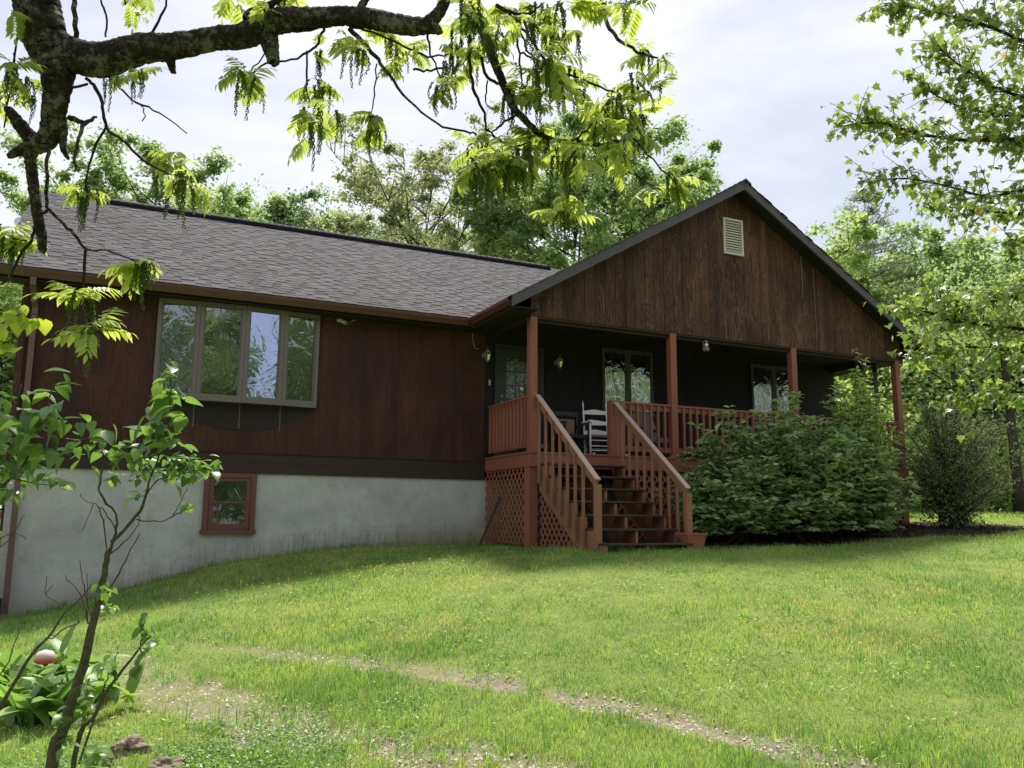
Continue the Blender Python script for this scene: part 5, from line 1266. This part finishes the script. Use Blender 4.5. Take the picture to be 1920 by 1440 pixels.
def lt(pts, nm='stem', D=DL, th=lil, mt=None):
    tr = [(atD(p[0], p[1], p[3] if len(p) > 3 else D), p[2]*.63/FPX*D/2) for p in pts]; P, W_ = smooth_tr(tr, 4); m = MB(); m.tube(P+rg.normal(size=P.shape)*.0015, np.maximum(W_, .0012), 8 if W_.max() > .008 else 5, .06); part(nm, m, mt or M_lilbark, th, smooth=True)
vb = 1440+ (atD(96, 1440, DL)[2]-zg0)/DL*FPX+10
lt([(78, vb, 42), (98, 1440, 38), (118, 1370, 32), (140, 1300, 30), (160, 1235, 26), (176, 1165, 22), (188, 1110, 19), (200, 1050, 17), (206, 1030, 16)])
lt([(206, 1032, 11), (216, 1000, 9), (217, 965, 8), (196, 938, 8), (185, 915, 7), (192, 880, 6), (200, 850, 5)]); lt([(210, 1018, 13), (235, 990, 11), (258, 965, 10), (272, 935, 8), (282, 895, 6), (300, 850, 5), (316, 800, 5), (320, 740, 4), (320, 690, 4)])
lt([(262, 962, 5), (290, 905, 4), (340, 890, 3), (380, 870, 2)]); lt([(256, 975, 5), (300, 978, 4), (330, 965, 4), (352, 948, 3)]); lt([(326, 966, 3), (345, 930, 2), (350, 915, 1.5)]); lt([(204, 1040, 6), (240, 1010, 4), (262, 975, 3), (256, 960, 2)])
lt([(190, 1130, 7), (225, 1070, 5), (240, 1040, 4), (262, 1000, 3)]); lt([(216, 990, 4), (198, 960, 4), (185, 950, 3), (155, 935, 2), (150, 925, 1.5)]); lt([(175, 945, 3), (165, 970, 2), (155, 994, 1.5)]); lt([(200, 1040, 4), (197, 985, 5), (186, 950, 4)])
lt([(110, vb-20, 16), (140, 1420, 15), (175, 1345, 12), (205, 1290, 10), (235, 1250, 8), (262, 1215, 6), (285, 1190, 4)]); lt([(150, 1430, 8), (180, 1340, 6), (195, 1290, 5), (205, 1262, 4)]); lt([(262, 1215, 5), (268, 1190, 4), (272, 1150, 3)]); lt([(215, 1275, 4), (216, 1240, 3), (222, 1215, 2)])
lt([(-60, 1420, 16), (-10, 1345, 13), (22, 1290, 11), (62, 1222, 9), (90, 1195, 7), (120, 1150, 5), (150, 1125, 4), (172, 1096, 3)]); lt([(88, 1196, 4), (102, 1196, 4), (118, 1180, 4), (150, 1168, 3)]); lt([(-20, 1290, 5), (16, 1240, 4), (36, 1180, 3), (52, 1170, 2)])
lt([(150, 1168, 4), (140, 1150, 3), (110, 1130, 3), (85, 1115, 3), (88, 1080, 2)]); lt([(165, 1170, 5), (155, 1120, 4), (128, 1088, 3), (122, 1080, 2)]); lt([(172, 1160, 4), (160, 1110, 4), (155, 1085, 3), (150, 1050, 2)]); lt([(85, 1115, 2), (98, 1098, 1.5)]); lt([(164, 1170, 2), (165, 1120, 2), (163, 1076, 1.5)])
lt([(-40, 960, 14), (10, 905, 10), (40, 880, 8), (60, 840, 6), (70, 800, 5), (95, 740, 4), (100, 720, 3)]); lt([(20, 895, 5), (80, 910, 3), (110, 905, 2)]); lt([(-20, 800, 6), (20, 780, 4), (40, 720, 3)]); lt([(60, 845, 4), (120, 830, 3), (180, 820, 2)]); lt([(-30, 1050, 6), (15, 1015, 3), (45, 965, 2)]); lt([(50, 1010, 2), (20, 1000, 3), (-30, 1030, 4)])
LCL = [ (320,700,6,14,.9),(322,740,9,22,1.),(318,785,10,26,1.05),(310,825,9,26,1.1),(330,830,5,20,1.),(292,835,4,16,.9),(275,800,3,14,.9),
 (100,735,8,22,1.05),(80,770,9,26,1.1),(60,800,8,28,1.),(30,780,8,28,1.),(20,830,9,30,1.),(60,850,9,28,.9),(20,870,8,26,.8),(110,790,5,20,1.1),(-5,750,6,20,1.),(100,840,5,22,.9),(40,905,6,20,.7),(90,900,4,12,.6),(115,905,4,10,.6),
 (160,830,6,24,.8),(200,820,8,24,.85),(180,850,7,20,.8),(225,840,6,18,.9),(245,855,5,16,.9),(150,790,3,16,.8),(260,860,4,14,.7),(335,885,7,18,.6),(370,880,9,18,.6),(390,875,6,12,.6),(350,870,6,16,.6),(300,875,4,16,.6),(250,885,5,16,.55),(270,890,4,12,.5),
 (352,945,4,6,.6),(215,900,3,10,.5),(258,930,3,10,.5),(190,1095,3,8,.5),(195,1110,4,8,.55),(205,1140,4,8,.5),(270,1160,4,8,.55),(280,1180,5,10,.6),(290,1200,5,10,.6),(272,1215,2,6,.6),(250,1255,2,5,.9),(262,1230,2,5,.8),(210,1240,3,10,.5),(190,1250,3,10,.55),(210,1255,3,8,.5),(160,1290,3,10,.5),(110,1340,3,12,.6),(190,1410,5,16,.7),(180,1435,5,16,.7),(120,1385,4,14,.6),(150,1340,3,12,.5),(165,1320,3,10,.5)]
nl_ = 0; lilf = MB(); LHV = LH[1]; lo_ = np.argsort([-c[4] for c in LCL], kind='stable'); LCL = [LCL[i] if LCL[i][4] > .72 else (*LCL[i][:2], LCL[i][2]*2, *LCL[i][3:]) for i in lo_]
for (u, v, n_, sp, sz) in LCL:
    for j in range(int(n_*1.35)):
        dd = DL+rg.normal()*.06; p = atD(u+rg.normal()*sp*.75, v+rg.normal()*sp*.75, dd)
        A = Matrix.Translation(p) @ orient(rg.uniform(0, 6.3), R(rg.uniform(-60, 20)), R(rg.uniform(-30, 30)), sz*rg.uniform(.75, 1.1)); nl_ += 1
        if nl_ < 298: put('leaf', LH[rg.integers(3)], lil, A)
        else: lilf.add([A @ q.co for q in LHV.vertices], [tuple(q.vertices) for q in LHV.polygons], rg.random()*.99)
part('small_leaves', lilf, L_lilac, lil, kind='stuff', smooth=True)
# yellow-green heart-leaved twig at far left
sap = thing('redbud_sapling', (-9.3, -11.4, gz(-9.3, -11.4)), 'thin sapling at the left edge with round yellowing leaves', 'sapling')
b0 = np.array([-9.3, -11.4, gz(-9.3, -11.4)-.05]); e0 = atD(-30, 640, 2.9); m = MB(); m.tube(bez(b0, np.array([b0[0], b0[1], e0[2]]), e0, 10), np.linspace(.014, .004, 10), 6); part('stem', m, M_twig, sap, smooth=True)
lt([(-30, 640, 5), (0, 610, 4), (30, 592, 3), (55, 588, 3), (75, 592, 2), (82, 602, 1.5)], D=2.9, th=sap, mt=M_twig); lt([(-30, 640, 4), (0, 640, 3), (20, 645, 2), (36, 652, 1.5)], D=2.9, th=sap, mt=M_twig)
for (u, v) in [(36,580),(50,582),(42,600),(52,606),(30,590),(20,600),(8,612),(70,600),(82,605),(2,628),(12,640),(22,652),(34,655),(4,655),(-6,600),(-8,640),(28,610),(45,612),(14,592)]:
    p = atD(u+rg.normal()*3, v-6+rg.normal()*3, 2.9); put('leaf', LY[rg.integers(2)], sap, Matrix.Translation(p) @ orient(rg.uniform(0, 6.3), R(rg.uniform(-75, -30)), R(rg.uniform(-25, 25)), rg.uniform(.7, 1.05)))

# --- broad-leaved plants in the lower left corner
def strap(L, W_, arch):
    V = []; F_ = []; N = 8
    for i in range(N+1):
        t = i/N; w = W_*math.sin(PI*(t*.93+.07))**.8*.5*(1 if t < .99 else 0); x = L*(.25*t+.75*arch*t*t); z = L*(t*.95-arch*.62*t*t)
        V += [(x, w, z+.25*w), (x, 0, z), (x, -w, z+.25*w)]
    for i in range(N): a = i*3; F_ += [(a, a+1, a+4, a+3), (a+1, a+2, a+5, a+4)]
    m = MB(); m.add(V, F_, 0.); return m.mesh('leaf', L_broad, True)
ST = [strap(.36, .095, a) for a in (.3, .55, .8, 1.)]
for k, (u, v, dep, n_, lb) in enumerate(((20, 1420, 6.1, 44, 'clump of broad pale green leaves at the bottom left corner'), (85, 1395, 6.5, 44, 'clump of broad green leaves around the grey garden stone'), (60, 1440, 5.6, 44, 'nearest clump of broad leaves below the solar light'), (-35, 1400, 6.4, 34, 'clump of broad leaves cut by the left frame edge'), (150, 1425, 5.9, 26, 'small clump of broad leaves behind the lilac stem'))):
    p = atD(u, v, dep); z = gz(p[0], p[1]); t = thing('broadleaf_plant', (p[0], p[1], z), lb, 'plant', 'broad-leaved garden plants at the left')
    lift = max(0, p[2]-.12-z)
    for j in range(n_):
        put('leaf', ST[rg.integers(4)], t, Matrix.Translation((p[0]+rg.normal()*.13, p[1]+rg.normal()*.13, z)) @ orient(rg.uniform(0, 6.3), 0, R(rg.uniform(-15, 15)), rg.uniform(.8, 1.35)))
pm = atD(118, 1400, 5.7); zm = gz(pm[0], pm[1]); t = thing('milkweed_stalk', (pm[0], pm[1], zm), 'single upright green stalk with broad lance leaves beside the lilac stem', 'plant')
top_ = atD(117, 1225, 5.7); m = MB(); m.tube([(pm[0], pm[1], zm), (pm[0], pm[1], (zm+top_[2])/2), top_], [.012, .010, .006], 7); part('stalk', m, L_broad, t, smooth=True)
LM = [hleaf(.31, .11, b, L_broad) for b in (.1, .3, .5)]
for k, (u, v, th, pt) in enumerate(((117, 1222, 1.0, 70), (117, 1224, 2.6, 40), (117, 1250, 3.4, 5), (118, 1250, -.3, 35), (118, 1285, 2.9, 0), (119, 1290, .2, 20), (119, 1330, 3.3, 10), (119, 1340, .4, 10))):
    put('leaf', LM[k % 3], t, Matrix.Translation(atD(u, v, 5.7)) @ orient(th+YAW*-1, R(pt), 0, .8 if k < 2 else 1.))
# ornament: red and white glass dome on a green stake
po = atD(85, 1232, 6.2); zo = gz(po[0], po[1]); t = thing('garden_ornament', (po[0], po[1], zo), 'red and white blown glass mushroom ornament on a green stem', 'ornament')
M_redw = NT(mat('red_white_glass')); zc = M_redw.n('ShaderNodeSeparateXYZ', ins={0: M_redw.coord()}).outputs['Z']
colr = M_redw.ramp(M_redw.n('ShaderNodeMapRange', ins={0: zc, 1: po[2]-.05, 2: po[2]+.07}).outputs[0], [(.25, (.62, .10, .04)), (.5, (.55, .36, .30)), (.8, (.55, .54, .50))]); M_rw = M_redw.out(M_redw.bsdf(colr, .15))
m = MB(); m.lathe([(.0, -.02), (.055, -.045), (.075, -.03), (.07, .01), (.05, .04), (.0, .055)], tuple(po), 14); part('glass_dome', m, M_rw, t, smooth=True)
m = MB(); m.tube([(po[0], po[1], zo), (po[0]+.01, po[1], zo+.3), (po[0], po[1], po[2]-.03)], [.012, .014, .016], 8); m.lathe([(0, -.04), (.035, 0), (0, .04)], (po[0]-.01, po[1], po[2]-.28), 10); part('stem', m, painted('dark_green_enamel', (.03, .07, .025), .1, .3), t, smooth=True)
# solar light
ps = atD(42, 1358, 5.6); zs_ = gz(ps[0], ps[1]); t = thing('solar_light', (ps[0], ps[1], zs_), 'small black solar spotlight with pale panel among the broad leaves', 'garden light')
m = MB(); m.tube([(ps[0], ps[1], zs_), (ps[0], ps[1], ps[2]-.03)], .009, 6); part('stake', m, M_black, t)
A = Matrix.Translation(ps) @ Matrix.Rotation(R(25), 4, 'Z') @ Matrix.Rotation(R(55), 4, 'X') @ Matrix.Rotation(R(12), 4, 'Y')
m = MB(); m.box(-.048, .048, -.07, .07, -.016, .008); o = put('housing', m.mesh('housing', M_black), t, A); bev(o, .008, 2)
m = MB(); m.box(-.036, .036, -.058, .058, .0085, .011); put('solar_panel', m.mesh('solar_panel', painted('pale_solar_panel', (.42, .43, .46), .05, .2)), t, A)
m = MB(); m.tube([(-.0, .07, .0), (0, .105, -.01)], [.04, .034], 10); put('lamp_head', m.mesh('lamp_head', M_black), t, A)
# rocks
def rock(c, r_, sq, mt, lab, seed):
    rg2 = np.random.default_rng(seed); m = MB(); pr = 22; nk_ = 34; V = []; F_ = []
    W3 = rg2.normal(size=(14, 3)); fr = np.array([2.5]*4+[6]*5+[13]*5); am = np.array([.10]*4+[.05]*5+[.022]*5); ph3 = rg2.random(14)*6
    cuts = rg2.normal(size=(9, 3)); cuts /= np.linalg.norm(cuts, axis=1)[:, None]; cl = rg2.uniform(.62, .85, 9)
    for i in range(pr+1):
        for k in range(nk_):
            ph = PI*i/pr; th = 2*PI*k/nk_; d = np.array([math.sin(ph)*math.cos(th), math.sin(ph)*math.sin(th), math.cos(ph)])
            dc = cuts@d; lim = np.min(np.where(dc > .05, cl/np.maximum(dc, .05), 9)); q = min(1.05, lim)+(am*np.sin(W3@d*fr+ph3)).sum()
            V.append(np.array(c)+d*q*np.array(r_)*[1, 1, sq])
    for i in range(pr):
        for k in range(nk_): F_.append((i*nk_+k, i*nk_+(k+1) % nk_, (i+1)*nk_+(k+1) % nk_, (i+1)*nk_+k))
    m.add(V, F_, .1); me_ = m.mesh('rock', mt, False); return solo('rock', me_, lab, 'rock')
for k, (u, v, r_, mt, lb) in enumerate(((236, 1408, (.12, .09, .075), M_rock, 'rough brown rock beside the lilac stems at the lawn edge'), (312, 1440, (.11, .08, .06), M_rock, 'brown rock cut by the bottom frame edge right of the other'), (185, 1440, (.08, .08, .07), M_rock, 'small brown rock half hidden at the foot of the lilac'))):
    p = hit(u, v+6); rock((p[0], p[1], p[2]+.03), r_, .9, mt, lb, 3+k)
p = atD(76, 1352, 6.1); zr_ = gz(p[0], p[1]); rock((p[0], p[1], zr_+(p[2]-zr_)*.55), (.14, .10, max(.12, (p[2]-zr_)*.5)), 1., M_rock2, 'grey garden stone standing among the broad leaves', 9)

# ================================================================== GRASS, GRAVEL, FLOWERS
rg = np.random.default_rng(99)
def visible_xy(n, r0, r1, power, spread=.70):
    t = rg.random(n)
    if power == 1: r = r0*(r1/r0)**t
    else: r = (r0**(1-power)*(1-t)+r1**(1-power)*t)**(1/(1-power)) if power != 2 else r0+(r1-r0)*t
    a = YAW+rg.uniform(-spread, spread, n); return CAM[0]+r*np.sin(a), CAM[1]+r*np.cos(a), r
def inside_house(x, y): return ((x > XW-.02) & (x < XR) & (y > -.02) & (y < 8.7)) | ((x > -.0) & (x < 8.64) & (y > -1.75) & (y < .1))
def base_col(x, y, n):
    a = fnoise(x, y, .45, 2.); b = fnoise(x, y, 2.3, 4.); c = rg.random(n)
    g1 = np.array([.125, .26, .060]); g2 = np.array([.315, .435, .125]); g3 = np.array([.50, .46, .24]); g4 = np.array([.075, .18, .05])
    t = np.clip((a-.5)*3.0+(b-.5)*2.6+.48+(c-.5)*.7, 0, 1)[:, None]; col = g1*(1-t)+g2*t
    dk = (rg.random(n) < .16)[:, None]; col = np.where(dk, g4, col)
    dry = np.clip((fnoise(x, y, .9, 13.)-.62)*5, 0, .5)+.05+.72*gravel_mask(x, y); dr = (rg.random(n) < dry*.85)[:, None]; col = np.where(dr, g3*rg.uniform(.55, 1.1, (n, 1)), col)
    return col
def grass(n, r0, r1, power, hm, wm, nm, lab, spread=.70):
    x, y, r = visible_xy(n, r0, r1, power, spread)
    gmk = gravel_mask(x, y); k = ~inside_house(x, y) & (mulch_mask(x, y) < .35) & (rg.random(n) > gmk*.74)
    x, y, r, gmk = x[k], y[k], r[k], gmk[k]; n = len(x); z = g(x, y)-gmk*.035+(fnoise(x, y, 1.1)-.5)*0
    tall = np.clip((fnoise(x, y, .8, 21.)-.4)*2.5, 0, 1)
    wallg = np.clip(1-np.abs(y+.12)/.22, 0, 1)*((x < -.0) & (x > -7.3))
    h = hm*rg.uniform(.45, 1.25, n)*(1-.6*gmk)*(.7+.6*tall)*(1+1.6*wallg); w = wm*np.sqrt(r/6)*rg.uniform(.7, 1.3, n)*(r/6)**.25
    az = rg.uniform(0, 2*PI, n); d = np.stack([np.cos(az), np.sin(az), 0*az], 1); s = np.stack([-np.sin(az), np.cos(az), 0*az], 1); ln = rg.uniform(.15, .95, n)[:, None]*h[:, None]
    P = np.stack([x, y, z-.008], 1); U_ = np.array([0, 0, 1.])
    v0 = P-s*w[:, None]/2; v1 = P+s*w[:, None]/2; m1 = P+d*ln*.3+U_*h[:, None]*.6; v2 = m1-s*w[:, None]*.4; v3 = m1+s*w[:, None]*.4; v4 = P+d*ln+U_*h[:, None]*.95
    V = np.stack([v0, v1, v2, v3, v4], 1).reshape(-1, 3); i = np.arange(n)*5
    F_ = np.concatenate([np.stack([i, i+1, i+3], 1), np.stack([i, i+3, i+2], 1), np.stack([i+2, i+3, i+4], 1)])
    c = base_col(x, y, n); o = put(nm, fastmesh(nm, V, F_, M_grass, col=np.repeat(c, 5, 0)), kind='stuff'); o['label'] = lab; o['category'] = 'grass'
grass(440000, 4.6, 24, 1.15, .060, .0034, 'lawn_grass', 'short mown green grass covering the sloping lawn')
grass(50000, 22, 42, 1.5, .09, .008, 'far_lawn_grass', 'grass of the lawn running back to the wood at the right')
def tufts(nt_, nb, nm, lab):
    x0, y0, r0 = visible_xy(nt_, 4.8, 20, 1.3); k = ~inside_house(x0, y0) & (mulch_mask(x0, y0) < .3) & (fnoise(x0, y0, .7, 31.) > .42); x0, y0, r0 = x0[k], y0[k], r0[k]
    sz = rg.uniform(.5, 1.3, len(x0)); x = np.repeat(x0, nb); y = np.repeat(y0, nb); r = np.repeat(r0, nb); s_ = np.repeat(sz, nb); n = len(x); az = rg.uniform(0, 2*PI, n); q = rg.uniform(0, .05, n)*s_
    d = np.stack([np.cos(az), np.sin(az), 0*az], 1); s = np.stack([-np.sin(az), np.cos(az), 0*az], 1); x = x+np.cos(az)*q; y = y+np.sin(az)*q
    h = (.11*rg.uniform(.5, 1.2, n)*s_)[:, None]; ln = (rg.uniform(.3, 1.1, n))[:, None]*h; w = (.0040*np.sqrt(r/6)*rg.uniform(.7, 1.3, n))[:, None]
    P = np.stack([x, y, g(x, y)-.01], 1); U_ = np.array([0, 0, 1.]); m1 = P+d*ln*.35+U_*h*.65
    V = np.stack([P-s*w/2, P+s*w/2, m1-s*w*.4, m1+s*w*.4, P+d*ln+U_*h*.95], 1).reshape(-1, 3); i = np.arange(n)*5
    F_ = np.concatenate([np.stack([i, i+1, i+3], 1), np.stack([i, i+3, i+2], 1), np.stack([i+2, i+3, i+4], 1)])
    tone = np.where(rg.random(len(x0)) < .6, 1., 0.)[:, None]; c = np.repeat(tone*np.array([.14, .29, .08])+(1-tone)*np.array([.26, .40, .11]), nb, 0)*rg.uniform(.7, 1.25, (n, 1))
    o = put(nm, fastmesh(nm, V, F_, M_grass, col=np.repeat(c, 5, 0)), kind='stuff'); o['label'] = lab; o['category'] = 'grass'
tufts(1500, 15, 'grass_tufts', 'taller darker and paler tufts standing in the mown lawn')
# gravel stones in the wheel tracks
n = 52000; x, y, r = visible_xy(n, 4.6, 16, 1.2); gm_ = gravel_mask(x, y); k = rg.random(n) < gm_*.6; x, y = x[k], y[k]; n = len(x); z = g(x, y)-gravel_mask(x, y)*.035
s = rg.uniform(.005, .017, n)[:, None]; c0 = np.stack([x, y, z+.002], 1); th = rg.uniform(0, 6.3, (n, 1)); vs = []
for q in (0, 2.1, 4.2): vs.append(c0+np.concatenate([np.cos(th+q), np.sin(th+q), 0*th], 1)*s*rg.uniform(.7, 1.3, (n, 1)))
vs.append(c0+np.concatenate([0*th, 0*th, 1+0*th], 1)*s*.75+rg.normal(size=(n, 3))*s*.25)
V = np.stack(vs, 1).reshape(-1, 3); i = np.arange(n)*4; F_ = np.concatenate([np.stack([i+a, i+b, i+c], 1) for a, b, c in ((0, 1, 3), (1, 2, 3), (2, 0, 3))])
o = put('gravel', fastmesh('gravel', V, F_, M_gravel, np.repeat(rg.random(n)*.9, 4)), kind='stuff'); o['label'] = 'loose pale gravel scattered along the worn wheel tracks'; o['category'] = 'gravel'
# leafy weeds and clover
def weeds(n, xf, hm, L, W_, nm, lab, mt):
    x, y = xf(n); k = ~inside_house(x, y) & (mulch_mask(x, y) < .4); x, y = x[k], y[k]; n = len(x); P = np.stack([x, y, g(x, y)+rg.uniform(.01, hm, n)], 1)
    V, F_, r_ = leaf_cloud(P, L, W_, rg, ub=1.2, fold=.15); o = put(nm, fastmesh(nm, V, F_, mt, r_), kind='stuff'); o['label'] = lab; o['category'] = 'weeds'
def near_patch(n):
    c = hit(430, 1420); x = c[0]-.35+rg.normal(size=n)*.75; y = c[1]-.1+rg.normal(size=n)*.38; k = fnoise(x, y, 2.2, 5.) > .47; return x[k], y[k]
weeds(17000, near_patch, .045, .021, .016, 'clover', 'lush bright clover patch on the lawn near the brown rocks', L_broad)
cs_ = [visible_xy(1, 5, 15, 1.1)[:2] for _ in range(150)]
def scat(n): c = np.array(cs_)[rg.integers(150, size=n)][:, :, 0]; return c[:, 0]+rg.normal(size=n)*.16, c[:, 1]+rg.normal(size=n)*.16
weeds(4200, scat, .05, .04, .014, 'lawn_weeds', 'low broad-leaved weeds dotted through the lawn', L_far['fresh'])
# tall weedy stems along the foundation
x = rg.uniform(-6.2, -.1, 420); y = rg.uniform(-.2, -.03, 420); m = MB()
for a_, b_2 in zip(x, y):
    z = gz(a_, b_2); h = rg.uniform(.12, .34); d = rg.normal(size=2)*.03; m.tube([(a_, b_2, z), (a_+d[0], b_2+d[1]-.01, z+h)], [.0016, .0012], 3, cap=False); m.add([(a_+d[0]-.006, b_2+d[1]-.01, z+h), (a_+d[0]+.006, b_2+d[1]-.01, z+h), (a_+d[0], b_2+d[1]-.01, z+h+.03)], [(0, 1, 2)])
o = put('seeding_grass', m.mesh('seeding_grass', L_far['olive']), kind='stuff'); o['label'] = 'thin seeding grass stems along the grey foundation wall'; o['category'] = 'grass'
# buttercups
def petals(pts, nm, lab, c, s_, hh):
    n = len(pts); P = []; 
    for (x_, y_) in pts: P.append((x_, y_, gz(x_, y_)+rg.uniform(*hh)))
    P = np.array(P); m = MB()
    for p in P:
        q = s_*rg.uniform(.7, 1.2); m.add([p+[q*math.cos(a), q*math.sin(a), .004] for a in np.arange(0, 6.2, 1.256)]+[p], [(5, k_, (k_+1) % 5) for k_ in range(5)])
        m.tube([p-[0, 0, .06], p], .0012, 3, cap=False)
    o = put(nm, m.mesh(nm, c), kind='stuff'); o['label'] = lab; o['category'] = 'flowers'
M_yel = painted('yellow_petal', (.75, .60, .03), .1, .5)
c1 = hit(770, 1072); c2 = hit(560, 1100); fl = [(c1[0]+rg.normal()*.35, c1[1]+rg.normal()*.25) for _ in range(42)]+[(c2[0]+rg.normal()*1.0, c2[1]+rg.normal()*.6) for _ in range(60)]
petals([f for f in fl if f[1] < -.3], 'buttercup', 'small yellow buttercups in the grass below the blank siding', M_yel, .017, (.07, .11))
fl = [(rg.uniform(2.0, 9.5), rg.uniform(-4.6, -3.9)) for _ in range(34)]; petals(fl, 'fallen_petal', 'tiny pale yellow flowers in the grass along the shrub bed', painted('pale_petal', (.7, .68, .3), .1, .5), .012, (.04, .08))
# mulch chips in the bed
n = 9000; x = rg.uniform(1.2, 11, n); y = rg.uniform(-4.2, -1.2, n); k = mulch_mask(x, y) > .4; x, y = x[k], y[k]; P = np.stack([x, y, g(x, y)+.01], 1)
V, F_, r_ = leaf_cloud(P, .06, .03, rg, ub=2.); o = put('mulch', fastmesh('mulch', V, F_, painted('bark_mulch', (.055, .038, .028), .4, .95), r_), kind='stuff'); o['label'] = 'dark bark mulch and dead leaves under the shrubs'; o['category'] = 'mulch'
